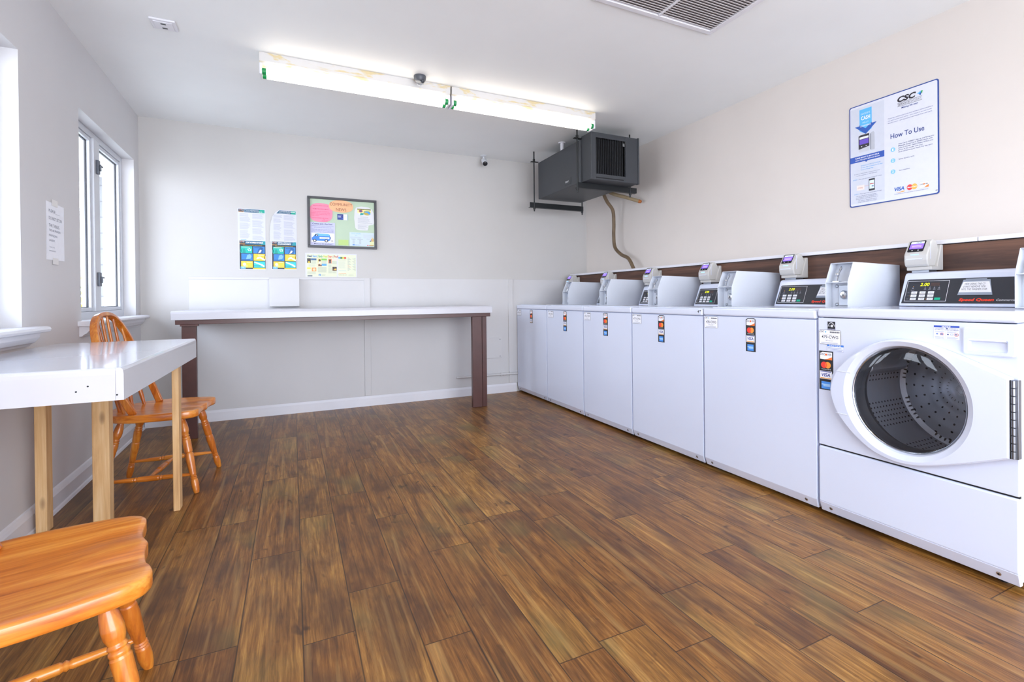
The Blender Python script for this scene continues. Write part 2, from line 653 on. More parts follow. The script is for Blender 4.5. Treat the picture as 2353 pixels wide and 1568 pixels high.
# front wall behind the camera with a wide unseen opening added to let daylight in
wf = MB()
wf.box(-4.15, -3.6, YF - 0.12, YF, 0, HC); wf.box(-0.3, 0.12, YF - 0.12, YF, 0, HC); wf.box(-3.6, -0.3, YF - 0.12, YF, 2.22, HC)
struct(wf.build('wall_front', M_WALL))
df = MB()
df.box(-3.66, -3.6, YF - 0.13, YF + 0.015, 0, 2.28); df.box(-0.3, -0.24, YF - 0.13, YF + 0.015, 0, 2.28); df.box(-3.6, -0.3, YF - 0.13, YF + 0.015, 2.22, 2.28)
df.box(-2.55, -2.49, YF - 0.13, YF, 0, 2.22); df.box(-1.41, -1.35, YF - 0.13, YF, 0, 2.22)
struct(df.build('added_opening_frame', M_TRIM))  # frame around the opening added for light from behind


# ------------------------------------------------------------------ left wall with two windows (own frame, turned one degree)
def LW(mb, name, mats, parent=None, **kw):
    o = mb.build(name, mats, parent, **kw)
    if parent is None:
        o.location = (WALL_L, 0, 0)
        o.rotation_euler.z = SKL
    return o


WINS = [(-3.13, -1.978), (-1.281, -0.140)]      # y range of each opening
WZ0, WZ1 = 0.858, 1.998
wl = MB()
edges = [YF - 0.1, WINS[0][0], WINS[0][1], WINS[1][0], WINS[1][1], 0.1]
for i in range(5):
    a, b = edges[i], edges[i + 1]
    if i in (1, 3):
        wl.box(-0.16, 0, a, b, 0, WZ0); wl.box(-0.16, 0, a, b, WZ1, HC)
    else:
        wl.box(-0.16, 0, a, b, 0, HC)
struct(LW(wl, 'wall_left', M_WALLL))
bbl = MB()
bbl.prism([(0, 0), (0.016, 0), (0.016, 0.075), (0.011, 0.088), (0.006, 0.098), (0, 0.102)], YF, 0.0, 'y')
bbl.prism([(0.016, 0), (0.026, 0), (0.022, 0.012), (0.016, 0.016)], YF, -0.03, 'y')
struct(LW(bbl, 'baseboard_left', M_TRIM))
bbb = MB()
bbb.prism([(0, 0), (-0.016, 0), (-0.016, 0.07), (-0.010, 0.085), (-0.005, 0.094), (0, 0.098)], WALL_L + 0.02, -0.86, 'x')
struct(bbb.build('baseboard_back', M_TRIM))

M_PANE = glass_mat('window_glass', (0.97, 0.98, 1.0), 0.01)
M_VINYL = paint('white_vinyl', '#c9ccd2', 0.3, 0, 0.02)
M_LATCH = paint('latch_grey', '#5c6068', 0.4, 0.4)
M_GASK = paint('window_gasket', '#23242a', 0.6)


def window(y0, y1, num):
    w = MB()                                        # outer frame set back in the opening
    xf0, xf1 = -0.125, -0.068
    w.box(xf0, xf1, y0, y0 + 0.035, WZ0, WZ1); w.box(xf0, xf1, y1 - 0.035, y1, WZ0, WZ1)
    w.box(xf0, xf1, y0 + 0.035, y1 - 0.035, WZ0, WZ0 + 0.045); w.box(xf0, xf1, y0 + 0.035, y1 - 0.035, WZ1 - 0.035, WZ1)
    root = LW(w, 'window_%d' % num, M_VINYL, None, bevel=0.003)
    struct(root)
    ym = (y0 + y1) / 2 - 0.035
    mu = MB(); mu.box(xf0, -0.060, ym - 0.05, ym + 0.055, WZ0 + 0.045, WZ1 - 0.035)
    mu.build('mullion', M_VINYL, root, bevel=0.004)
    for a, b in ((y0 + 0.037, ym - 0.052), (ym + 0.057, y1 - 0.037)):
        s = MB(); z0, z1 = WZ0 + 0.047, WZ1 - 0.037
        s.box(-0.115, -0.075, a, a + 0.022, z0, z1); s.box(-0.115, -0.075, b - 0.022, b, z0, z1)
        s.box(-0.115, -0.075, a + 0.022, b - 0.022, z0, z0 + 0.022); s.box(-0.115, -0.075, a + 0.022, b - 0.022, z1 - 0.022, z1)
        sa = s.build('sash', M_VINYL, root, bevel=0.002)
        g = MB(); a2, b2, c2, d2 = a + 0.022, b - 0.022, z0 + 0.022, z1 - 0.022
        for q in ((a2, a2 + 0.004, c2, d2), (b2 - 0.004, b2, c2, d2), (a2 + 0.004, b2 - 0.004, c2, c2 + 0.004), (a2 + 0.004, b2 - 0.004, d2 - 0.004, d2)):
            g.box(-0.100, -0.090, *q)
        g.build('gasket', M_GASK, sa)
        p = MB(); p.box(-0.096, -0.092, a2 + 0.003, b2 - 0.003, c2 + 0.003, d2 - 0.003)
        p.build('glass_pane', M_PANE, sa)
    for zz in (WZ0 + 0.20, WZ1 - 0.245):
        k = MB(); k.box(-0.06, -0.046, ym - 0.018, ym + 0.014, zz, zz + 0.085)
        k.box(-0.05, -0.040, ym - 0.006, ym + 0.05, zz + 0.05, zz + 0.058); k.box(-0.046, -0.038, ym - 0.006, ym + 0.008, zz + 0.02, zz + 0.06)
        k.build('latch', M_LATCH, root, bevel=0.002)
    st = MB()
    st.box(-0.12, 0.0, y0, y1, WZ0 - 0.024, WZ0 + 0.002)
    st.prism([(0, 0.834), (0.055, 0.834), (0.066, 0.838), (0.070, 0.847), (0.066, 0.856), (0.055, 0.860), (0, 0.860)], y0 - 0.055, y1 + 0.07, 'y')
    st.build('window_sill', M_TRIM, root)
    ap = MB()
    ap.prism([(0, 0.778), (0.012, 0.779), (0.018, 0.788), (0.030, 0.795), (0.044, 0.815), (0.048, 0.834), (0, 0.834)], y0 - 0.035, y1 + 0.03, 'y')
    ap.build('sill_apron', M_TRIM, root)
    return root


window(*WINS[0], 1)
window(*WINS[1], 2)

# exterior seen through the panes
M_STUCCO = paint('white_block', '#9a9a9c', 0.8, 0, 0.05, 5, 0.2, 40)


def brick_mat():
    t = NT('white_painted_brick')
    b = t.n('ShaderNodeTexBrick')
    t.val(b.inputs['Vector'], t.coord('Object', (1, 1, 1), (0, 0, 0), (math.pi / 2, 0, 0)))
    for k, v in (('Color1', (0.20, 0.205, 0.21, 1)), ('Color2', (0.18, 0.185, 0.19, 1)), ('Mortar', (0.10, 0.10, 0.11, 1))):
        b.inputs[k].default_value = v
    b.inputs['Scale'].default_value = 1.0
    b.inputs['Mortar Size'].default_value = 0.006
    b.inputs['Brick Width'].default_value = 0.4
    b.inputs['Row Height'].default_value = 0.17
    t.set(col=b.outputs['Color'], rough=0.8)
    return t.m


ext = MB(); ext.box(-14, -4.2, -9, 14, -0.25, -0.15)
struct(ext.build('ground_outside', paint('pale_concrete', '#b9b6ae', 0.9, 0, 0.08, 2)))
pc = MB(); pc.box(-4.77, -4.60, 2.2, 2.5, -0.15, 2.3)
tag(pc.build('porch_pillar', brick_mat()), 'white painted block pillar outside the far window', 'pillar')
so = MB(); so.box(-5.0, -4.12, -7.0, 3.2, 2.3, 2.42)
struct(so.build('porch_roof', M_STUCCO))
dp = MB(); dp.tube([(-4.33, 0.95, -0.15), (-4.33, 0.95, 2.3)], 0.03, 10)
tag(dp.build('downspout', M_TRIM), 'white downspout beside the block pillar outside', 'pipe')


def bush(loc, r, n, seed, label):
    rnd = random.Random(seed)
    mb = MB()
    for _ in range(n):
        d = Vector((rnd.gauss(0, 1), rnd.gauss(0, 1), rnd.gauss(0, 1))).normalized() * r * rnd.uniform(0.5, 1.0)
        d.z = d.z * 1.1 + r
        a = Vector((rnd.gauss(0, 1), rnd.gauss(0, 1), rnd.gauss(0, 1))).normalized()
        b = a.orthogonal().normalized()
        L, W = 0.09, 0.03
        mb.add([d - a * L / 2, d + b * W, d + a * L / 2, d - b * W], [(0, 1, 2, 3)], 0 if rnd.random() < 0.7 else 1)
    o = mb.build('bush', [paint('leaf_green', '#7d9a3a', 0.6, 0, 0.2), paint('leaf_yellow', '#c9a83e', 0.6, 0, 0.2)], loc=loc)
    tag(o, label, 'bush', 'bushes outside the windows')


bush((-5.40, 3.3, -0.15), 0.55, 900, 1, 'yellow green bush outside beyond the white pillar')
bush((-6.15, 4.9, -0.15), 0.8, 1100, 2, 'taller yellow green bush farther back beyond the white pillar')

# ------------------------------------------------------------------ back wall panelling
pan = MB()
pan.box(-3.633, -0.0, -0.010, 0.0, 0.09, 1.150)
struct(pan.build('trim_1', M_PANEL, bevel=0.002))
for i, (a, b) in enumerate(((-2.336, -2.284), (-0.945, -0.897))):
    t_ = MB(); t_.box(a, b, -0.021, -0.010, 0.096, 1.152)
    struct(t_.build('trim_%d' % (i + 2), M_PANEL, bevel=0.0015))
led = MB(); led.box(-3.633, -3.078, -0.016, -0.010, 1.132, 1.150); led.box(-2.853, -2.336, -0.016, -0.010, 1.132, 1.150)
struct(led.build('trim_4', M_PANEL, bevel=0.0015))
ub = MB(); ub.box(-3.076, -2.855, -0.075, -0.010, 0.908, 1.142)
tag(ub.build('utility_box', M_PANEL, bevel=0.003), 'white boxed-in cover on the wall above the long folding counter', 'box')
ac = thing('access_panel', 'painted square access cover low on the wall beside the counter leg', 'panel', (-1.16, -0.010, 0.356))
a_ = MB(); a_.box(-0.11, 0.137, -0.012, 0.0, 0.0, 0.205)
a_.build('cover', M_PANEL, ac, bevel=0.003)
for q in ((0.118, 0.186), (0.118, 0.018)):
    s_ = MB(); s_.lathe([(0.004, 0), (0.004, 0.002), (0.0, 0.0025)], (q[0], -0.012, q[1]), (0, -1, 0), 10)
    s_.build('screw', M_CHAR2, ac)
cp = thing('conduit_pipe', 'thin painted pipe along the wall below the access cover', 'pipe', (-1.0, -0.034, 0.19))
c_ = MB(); c_.tube([(-0.5, 0, 0.003), (0.140, 0, -0.001)], 0.0105, 12)
c_.build('pipe', M_PANEL, cp)
c_ = MB(); c_.tube([(-0.045, 0, 0), (-0.03, 0, 0)], 0.017, 8); c_.tube([(-0.012, 0, 0), (0.004, 0, 0)], 0.017, 8); c_.tube([(-0.03, 0, 0), (-0.012, 0, 0)], 0.014, 12)
c_.build('coupling', M_PANEL, cp)
c_ = MB(); c_.box(0.055, 0.07, 0, 0.016, -0.018, 0.02)
c_.build('strap', M_PANEL, cp)

# ------------------------------------------------------------------ long folding counter
ct = thing('folding_counter', 'long white-topped folding counter on brown posts along the back wall', 'counter', (-2.49, -0.57, 0))
t_ = MB()
prof = [(0.545, 0.892), (0.022, 0.892), (0.010, 0.890), (0.003, 0.884), (0.0, 0.874), (0.0, 0.830), (0.022, 0.830), (0.022, 0.868), (0.545, 0.868)]
t_.prism([(y, z) for y, z in prof], -1.162, 1.165, 'x')
t_.box(-1.162, -1.158, 0.0, 0.545, 0.832, 0.87); t_.box(1.161, 1.165, 0.0, 0.545, 0.832, 0.87)
t_.build('countertop', M_LAMI2, ct, bevel=0.003)
t_ = MB(); t_.box(-1.140, 1.150, 0.012, 0.05, 0.798, 0.830); t_.box(-1.14, 1.15, 0.05, 0.075, 0.815, 0.830); t_.box(-1.14, 1.15, 0.52, 0.555, 0.79, 0.866)
t_.build('support_rail', M_BROWN, ct, bevel=0.002)
for (a, b, g) in ((-1.105, -1.020, None), (0.985, 1.117, 1.075)):
    t_ = MB()
    if g:
        t_.box(a, g - 0.0015, 0.02, 0.062, 0, 0.798); t_.box(g + 0.0015, b, 0.022, 0.064, 0, 0.798)
    else:
        t_.box(a, b, 0.02, 0.062, 0, 0.798)
    lg = t_.build('leg', M_BROWN, ct, bevel=0.003)
    if not g:
        s_ = MB()
        s_.box(a - 0.006, b + 0.012, 0.004, 0.05, 0.786, 0.798)
        s_.build('bracket_plate', M_BROWN, lg, bevel=0.001)

# ------------------------------------------------------------------ near work table by the window
WT_X0, WT_X1, WT_Y0, WT_Y1, WT_Z = -3.858, -3.337, -2.985, -1.78, 0.775
tb = thing('work_table', 'white laminate table on raw pine legs under the windows', 'table', (-3.63, -2.2, 0))
ox, oy = -3.63, -2.2
t_ = MB(); t_.box(WT_X0 - ox, WT_X1 - ox - 0.012, WT_Y0 - oy + 0.012, WT_Y1 - oy, WT_Z - 0.02, WT_Z)
t_.build('tabletop', M_LAMI, tb, bevel=0.0015)


def nosing(axis, a, b, at, sgn):
    n = MB()
    p = [(0, 0), (-0.012, 0), (-0.012, -0.091), (0.006, -0.091), (0.006, -0.018), (0.005, -0.008), (0.003, -0.003)]
    pts = [(at + sgn * q[0], WT_Z - 0.0005 + q[1]) for q in p]
    n.prism(pts, a, b, axis)
    return n


nosing('y', WT_Y0 - oy + 0.0006, WT_Y1 - oy, WT_X1 - ox - 0.006, 1).build('side_apron', M_LAMI, tb)
nosing('x', WT_X0 - ox, WT_X1 - ox - 0.0185, WT_Y0 - oy + 0.006, -1).build('front_apron', M_LAMI, tb)
for q in ((-3.415, 0.728), (-3.352, 0.699), (-3.44, 0.715)):
    sc_ = MB(); sc_.lathe([(0.0025, 0), (0.0, 0.0006)], (q[0] - ox, WT_Y0 - oy - 0.0002, q[1]), (0, -1, 0), 8)
    sc_.build('nail', M_CHAR2, tb)
for (a, b, c, d, zt) in ((-3.869, -3.832, -1.980, -1.918, 0.7549), (-3.405, -3.379, -1.972, -1.912, 0.7549), (-3.680, -3.622, -2.000, -1.942, 0.7549), (-3.850, -3.812, -2.952, -2.892, 0.7549)):
    t_ = MB(); t_.box(a - ox, b - ox, c - oy, d - oy, 0, zt)
    t_.build('leg', M_LEGW, tb, bevel=0.003)


# ------------------------------------------------------------------ windsor chairs
def resample(prof, n):
    out = []
    for k in range(n + 1):
        t = k / n
        for i in range(len(prof) - 1):
            if prof[i][0] <= t <= prof[i + 1][0]:
                a, b = prof[i], prof[i + 1]
                f = (t - a[0]) / max(1e-9, b[0] - a[0])
                out.append((t, a[1] + (b[1] - a[1]) * f))
                break
    return out


LEGP = [(0, .0115), (.05, .0135), (.10, .0175), (.16, .0195), (.20, .0185), (.235, .0145), (.245, .0165), (.255, .0175), (.265, .0145), (.275, .0178), (.285, .0182), (.30, .0165),
        (.31, .0188), (.45, .0178), (.465, .0172), (.47, .0140), (.48, .0172), (.50, .0180), (.56, .0188), (.66, .0165), (.76, .0138), (.775, .0120), (.785, .0150), (.795, .0125), (.805, .0155),
        (.815, .0130), (.83, .0155), (.90, .0165), (.96, .0140), (1.0, .0105)]
STRP = [(0, .006), (.06, .0072), (.25, .0108), (.33, .0118), (.345, .0095), (.36, .0130), (.375, .0100), (.39, .0135), (.5, .0142), (.61, .0135), (.625, .0100), (.64, .0130), (.655, .0095),
        (.67, .0118), (.75, .0108), (.94, .0072), (1, .006)]
SPNP = [(0, .0065), (.12, .0095), (.3, .0105), (.6, .0075), (1, .0058)]


def turned(a, b, prof, parent, name, mat, n=64, seg=14):
    a, b = Vector(a), Vector(b)
    mb = MB()
    ps = sorted(set([p[0] for p in prof] + [k / n for k in range(n + 1)]))
    rr = []
    for t in ps:
        for i in range(len(prof) - 1):
            if prof[i][0] <= t <= prof[i + 1][0]:
                f = (t - prof[i][0]) / max(1e-9, prof[i + 1][0] - prof[i][0])
                rr.append(prof[i][1] + (prof[i + 1][1] - prof[i][1]) * f)
                break
    mb.tube([a + (b - a) * t for t in ps], rr, seg)
    return mb.build(name, mat, parent, sharp=0.9)


SEAT_Z = 0.412


def smooth_loop(pts, n):
    """closed Catmull-Rom loop through pts"""
    out = []
    m = len(pts)
    for i in range(m):
        p0, p1, p2, p3 = [Vector(pts[(i + k) % m]) for k in (-1, 0, 1, 2)]
        for k in range(n):
            t = k / n
            out.append(0.5 * ((2 * p1) + (-p0 + p2) * t + (2 * p0 - 5 * p1 + 4 * p2 - p3) * t * t + (-p0 + 3 * p1 - 3 * p2 + p3) * t ** 3))
    return out


def make_chair(label, loc, rotz):
    root = thing('windsor_chair', label, 'chair', loc, rotz, 'honey coloured windsor chairs')
    half = [(0.209, 0.0), (0.206, 0.018), (0.202, 0.050), (0.203, 0.100), (0.210, 0.140), (0.208, 0.174), (0.182, 0.205), (0.11, 0.222), (0.03, 0.230), (-0.05, 0.226), (-0.12, 0.200), (-0.172, 0.145), (-0.196, 0.07)]
    ctrl = half + [(-0.202, 0.0)] + [(x, -y) for x, y in half[1:]][::-1]
    loop = smooth_loop([(x, y, 0) for x, y in ctrl], 5)
    n = len(loop)
    rings = [0.0, 0.18, 0.36, 0.52, 0.66, 0.78, 0.87, 0.94, 0.98, 0.993]
    vs, fs = [(0, 0, 0)], []
    c = Vector((0.0, 0, 0))

    def top(x, y, r):
        d = 0.010 * max(0.0, 1 - ((x + 0.03) / 0.17) ** 2) * max(0.0, 1 - (abs(y) / 0.21) ** 2.5)
        fr = max(0.0, min(1.0, (x - 0.02) / 0.15))
        d += fr * 0.006 * math.exp(-((abs(y) - 0.085) / 0.042) ** 2)
        return SEAT_Z - d
    for r in rings[1:]:
        for p in loop:
            q = p * r
            z = top(q.x, q.y, r)
            if r > 0.965:
                z -= 0.0008 if r < 0.985 else 0.0025
            vs.append((q.x, q.y, z))
    vs[0] = (0, 0, top(0, 0, 0))
    for r, dz in ((1.0, -0.0065), (1.0, -0.030), (0.993, -0.0355), (0.975, -0.038), (0.5, -0.038)):
        for p in loop:
            q = p * r
            vs.append((q.x, q.y, (top(p.x, p.y, 1) if dz > -0.02 else SEAT_Z) + dz))
    vs.append((0, 0, SEAT_Z - 0.038))
    for k in range(n):
        fs.append((0, 1 + k, 1 + (k + 1) % n))
    R = len(rings) - 1 + 5
    for i in range(R - 1):
        for k in range(n):
            k2 = (k + 1) % n
            fs.append((1 + i * n + k, 1 + (i + 1) * n + k, 1 + (i + 1) * n + k2, 1 + i * n + k2))
    L = len(vs) - 1
    for k in range(n):
        fs.append((L, 1 + (R - 1) * n + (k + 1) % n, 1 + (R - 1) * n + k))
    mb = MB(); mb.add(vs, fs, 0, True)
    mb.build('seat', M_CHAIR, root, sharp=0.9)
    zb = SEAT_Z - 0.037
    F = [Vector((0.135, s * 0.150, zb)) for s in (1, -1)]
    FB = [Vector((0.213, s * 0.212, 0.0)) for s in (1, -1)]
    B = [Vector((-0.120, s * 0.125, zb)) for s in (1, -1)]
    BB = [Vector((-0.205, s * 0.185, 0.0)) for s in (1, -1)]
    for a, b in list(zip(F, FB)) + list(zip(B, BB)):
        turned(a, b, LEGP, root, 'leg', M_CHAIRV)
    mid = []
    for k in (0, 1):
        a = F[k].lerp(FB[k], 0.755); b = B[k].lerp(BB[k], 0.765)
        turned(a, b, STRP, root, 'stretcher', M_CHAIR)
        mid.append(a.lerp(b, 0.5))
    turned(mid[0], mid[1], STRP, root, 'stretcher', M_CHAIR)
    # bow: rises from the seat, leans back, flat-sectioned
    H = 0.49
    pts = []
    N = 44
    for k in range(N + 1):
        t = -1 + 2 * k / N
        ang = t * math.pi / 2
        y = 0.226 * math.copysign(abs(math.sin(ang)) ** 0.80, t)
        z = math.cos(ang) ** 0.72 if abs(t) < 1 else 0.0
        # pull the feet in
        y *= 1 - 0.24 * (1 - z) ** 2
        pts.append((y, z))
    lean = 0.18

    def bowp(y, z):
        return Vector((-0.055 - lean * z - 0.012 * math.sin(z * math.pi), y, SEAT_Z - 0.006 + H * z))
    P = [bowp(*p) for p in pts]
    mb = MB()
    vs, fs = [], []
    nx = Vector((-H, 0, -lean)).normalized()      # normal of the bow plane
    for i, p in enumerate(P):
        t = (P[min(i + 1, N)] - P[max(i - 1, 0)]).normalized()
        s = t.cross(nx).normalized()
        for a, b in ((-1, -1), (1, -1), (1, 1), (-1, 1)):
            vs.append(p + nx * a * 0.0155 + s * b * 0.0105)
    for i in range(N):
        for k in range(4):
            k2 = (k + 1) % 4
            fs.append((i * 4 + k, i * 4 + k2, (i + 1) * 4 + k2, (i + 1) * 4 + k))
    fs += [(3, 2, 1, 0), (N * 4, N * 4 + 1, N * 4 + 2, N * 4 + 3)]
    mb.add(vs, fs, 0, True)
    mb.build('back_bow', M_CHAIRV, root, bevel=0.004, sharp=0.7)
    for k in range(6):
        f = (k - 2.5) / 2.5
        yb = f * 0.125
        a = Vector((-0.165 + 0.055 * f * f, yb, SEAT_Z - 0.01))
        yt = f * 0.145
        # height of the bow at yt
        best = max((p for p in pts if True), key=lambda p: -abs(p[0] - yt) + 0.0 * p[1] - (1 if p[1] < 0.4 else 0))
        turned(a, bowp(yt, best[1] - 0.015), SPNP, root, 'spindle', M_CHAIRV, 10, 10)
    return root


make_chair('honey pine windsor chair between the white table and the long counter', (-3.534, -1.516, 0), math.radians(-6.5))
make_chair('honey pine windsor chair nearest the camera, cut off by the photo edge', (-3.414, -3.398, 0), math.radians(13.4))

# ------------------------------------------------------------------ right wall: boxed ledge with brown board
ck = MB(); ck.box(-0.19, 0.0, -6.0, -0.0, 0.0, 1.185)
struct(ck.build('trim_5', M_WALLR))
br_m = wood('stained_board', '#2a1811', '#4a3025', '#6c4a38', 0.6, 1, 0.55)
bd = MB(); bd.box(-0.205, -0.19, -6.0, -0.002, 0.88, 1.186)
struct(bd.build('trim_6', br_m))
tr = MB()
for a, b in ((-2.05, -0.002), (-3.66, -2.053), (-6.0, -3.663)):
    tr.box(-0.214, -0.0, a, b, 1.190, 1.209)
struct(tr.build('trim_7', M_TRIM, bevel=0.002))

# ------------------------------------------------------------------ washers
M_LCD = glow('display_digit', '#d8e017', 1.1)
M_LED = glow('led_amber', '#ffb040', 1.0)
M_SCREEN = glow('reader_screen_glow', '#7a5cf0', 0.95)
M_SCRTXT = glow('reader_screen_text', '#b9a8ff', 1.0)
M_BLUELED = glow('reader_blue_led', '#7db4ff', 1.6)
M_PANELBLK = ink('#33353c')
XF = -0.852
YS = [-0.025, -0.703, -1.349, -1.992, -2.662, -3.352, -4.048]
SEAM = [0.846, 0.847, 0.846, 0.846, 0.850, 0.860]
LID = [0.886, 0.887, 0.887, 0.887, 0.893, 0.902]
DEPTH = 0.63
IDS = ['474-CWG', '475-CWG', '476-CWG', '477-CWG', '478-CWG', '479-CWG']


def id_label(parent, txt, y, z0):
    d = Decal(0.099, 0.063, 0.0005, '#3a3e48', [(0.04, 0), (0.96, 0), (1, 0.06), (1, 0.94), (0.96, 1), (0.04, 1), (0, 0.94), (0, 0.06)])
    d.rect(0.015, 0.025, 0.985, 0.975, '#f3f4fb', 1)
    d.text('CSC', 0.035, 0.82, 0.11, '#22242c', w=0.22, bold=0.02, shear=0.25, lv=2)
    d.poly([(0.285, 0.86), (0.33, 0.93), (0.345, 0.84), (0.31, 0.80)], '#2aa3dc', 2)
    for k in range(16):
        d.rect(0.51 + k * 0.027, 0.80, 0.51 + k * 0.027 + (0.016 if k % 3 else 0.022), 0.90, '#4a4c58', 2)
    d.text('Please include machine number', 0.17, 0.665, 0.035, '#8890a4', w=0.62, lv=2)
    d.text(txt, 0.13, 0.42, 0.20, '#33353f', w=0.75, bold=0.015, lv=2)
    d.text('For Service         Para Servicio', 0.19, 0.345, 0.04, '#7a8296', w=0.6, lv=2)
    d.text('1-877-264-6622', 0.3, 0.235, 0.065, '#5a6072', w=0.36, lv=2)
    d.bars(0.10, 0.07, 0.88, 0.18, 2, '#9aa2b6', 0.4, 2, 0.05)
    return d.build('id_label', (-0.0008, y, z0), 'right', parent)


def pay_sticker(parent, y, z0, w=0.060, rows=4, frame='right', cut=None):
    h = 0.168 * rows / 4
    out = [(0, 0), (1, 0), (1, 0.965), (0.86, 1), (0.22, 1), (0, 0.955)]
    if cut:
        out = cut
    d = Decal(w, h, 0.0005, '#26262b', out)
    r = 1.0 / rows

    def Y(k, f):
        return 1 - (k + 1) * r + f * r
    d.poly([(0.07, Y(0, .16)), (0.93, Y(0, .10)), (0.93, Y(0, .88)), (0.25, Y(0, .90)), (0.07, Y(0, .76))], '#f0f1f8', 1)
    d.poly([(0.36, Y(0, .13)), (0.93, Y(0, .10)), (0.93, Y(0, .42)), (0.62, Y(0, .22))], '#f07a28', 2)
    d.text('DISC', 0.10, Y(0, .55), 0.055 * r * 4, '#3a3a44', w=0.33, lv=2)
    d.ell(0.51, Y(0, .64), 0.075, 0.105 * r, '#ee6a24', 3)
    d.text('VER', 0.60, Y(0, .55), 0.055 * r * 4, '#3a3a44', w=0.30, lv=2)
    d.ell(0.62, Y(1, .56), 0.22, 0.33 * r, '#f79a3c', 2)
    d.ell(0.36, Y(1, .56), 0.22, 0.33 * r, '#ee4136', 3)
    d.poly([(0.49, Y(1, .30)), (0.55, Y(1, .42)), (0.57, Y(1, .56)), (0.55, Y(1, .70)), (0.49, Y(1, .82)), (0.43, Y(1, .70)), (0.41, Y(1, .56)), (0.43, Y(1, .42))], '#f2682e', 4)
    d.text('mastercard', 0.18, Y(1, .08), 0.030 * r * 4, '#f4f4f4', w=0.64, lv=2)
    d.rect(0.05, Y(2, .12), 0.91, Y(2, .94), '#f4f5fb', 1)
    d.rect(0.09, Y(2, .84), 0.88, Y(2, .91), '#2b3f9c', 2)
    d.rect(0.09, Y(2, .15), 0.88, Y(2, .24), '#eaa23a', 2)
    d.text('VISA', 0.17, Y(2, .38), 0.085 * r * 4, '#2a3f96', w=0.62, bold=0.02, shear=0.2, lv=2)
    if rows > 3:
        d.rect(0.16, Y(3, .10), 0.80, Y(3, .86), '#4d94e8', 1)
        d.rect(0.17, Y(3, .50), 0.78, Y(3, .62), '#a9d2f8', 2)
        d.rect(0.30, Y(3, .34), 0.78, Y(3, .50), '#9dcaf6', 2)
    return d.build('pay_sticker', (-0.0008, y, z0), frame, parent)


def console(root, w, zl, near_end):
    """tilted control console across the back of the lid; near_end = where the meter case begins"""
    y0, y1 = -0.062, -(w - 0.085)
    co = MB()
    zt = zl + 0.158
    co.prism([(0.488, zl + 0.002), (0.545, zt - 0.014), (0.553, zt - 0.004), (0.565, zt), (0.635, zt), (0.645, zt - 0.01), (0.645, zl + 0.002)], y1, y0, 'y')
    cons = co.build('console', M_ENAMEL, root, bevel=0.006, seg=3)
    # printed fascia lies on the sloped face
    a = Vector((0.488, 0, zl + 0.002)); b = Vector((0.545, 0, zt - 0.014))
    V = (b - a).normalized(); U = Vector((0, -1, 0)); N = U.cross(V)
    W, Hh = 0.468, 0.118
    d = Decal(W, Hh, 0.0004, '#34363d', [(0.0, 0), (1, 0), (1, 1), (0.03, 1), (0.015, 0.97)])
    # fascia coordinates: offset from machine edge 0.07, height 0.016..0.134 above the lid
    fx = lambda yo: (yo - 0.073) / W
    fz = lambda zo: (zo - 0.016) / Hh
    q = (fx(0.083), fz(0.026), fx(0.252), fz(0.126))
    d.frame(*q, 0.0016, '#e8e9ee', 1)
    d.text('2.00', fx(0.138), fz(0.101), 0.125, M_LCD, w=0.080, lv=2, bold=0.01, shear=0.15)
    d.rect(fx(0.180), fz(0.100), fx(0.216), fz(0.1165), '#4a3a38', 1)
    d.poly([(fx(0.106), fz(0.088)), (fx(0.110), fz(0.096)), (fx(0.114), fz(0.088))], '#9a9ca6', 1)
    d.rect(fx(0.110), fz(0.0975), fx(0.112), fz(0.0995), M_LED, 2)
    d.text('READY', fx(0.103), fz(0.079), 0.03, '#b8bac4', w=0.032, lv=1)
    for k in range(4):
        x = 0.160 + k * 0.0185
        d.rect(fx(x), fz(0.098), fx(x + 0.0018), fz(0.0998), '#b8bac4', 1)
        d.poly([(fx(x - 0.003), fz(0.088)), (fx(x + 0.005), fz(0.088)), (fx(x + 0.003), fz(0.093)), (fx(x - 0.001), fz(0.093))], '#8e909a', 1)
        d.text(('WASH', 'RINSE', 'SPIN', 'LOCK')[k], fx(x - 0.004), fz(0.082), 0.028, '#b8bac4', w=0.021, lv=1)
    for r in range(3):
        zz = 0.063 - r * 0.0155
        d.text(('SOIL', 'CYCLE', 'TEMP')[r], fx(0.091), fz(zz + 0.004), 0.025, '#9a9ca6', w=0.018, lv=1)
        for c in range(3):
            x = 0.107 + c * 0.0345
            d.rect(fx(x - 0.004), fz(zz + 0.004), fx(x - 0.0022), fz(zz + 0.006), M_LED if (r, c) in ((1, 0), (2, 2)) else '#70727c', 1)
            d.rect(fx(x), fz(zz), fx(x + 0.0245), fz(zz + 0.0115), '#eef0f4', 1)
            d.text((('LIGHT', 'MEDIUM', 'HEAVY'), ('NORMAL', 'PERM PRESS', 'DELICATES'), ('HOT', 'WARM', 'COLD'))[r][c], fx(x + 0.006), fz(zz + 0.0042), 0.028, '#5a5c66', w=0.030, lv=2)
    d.rect(fx(0.206), fz(0.0325), fx(0.229), fz(0.044), '#12b48c', 1)
    d.text('Speed Queen', fx(0.300), fz(0.028), 0.095, '#f0452c', w=0.262, bold=0.045, shear=0.22, lv=2)
    d.text('Commercial', fx(0.430), fz(0.028), 0.08, '#eef0f4', w=0.142, shear=0.25, lv=2)
    org = a + V * 0.0135 + Vector((0, -0.073, 0)) + N * 0.0008
    d.build('control_panel', tuple(org), (U, V, N), cons)
    return (a, U, V, N)


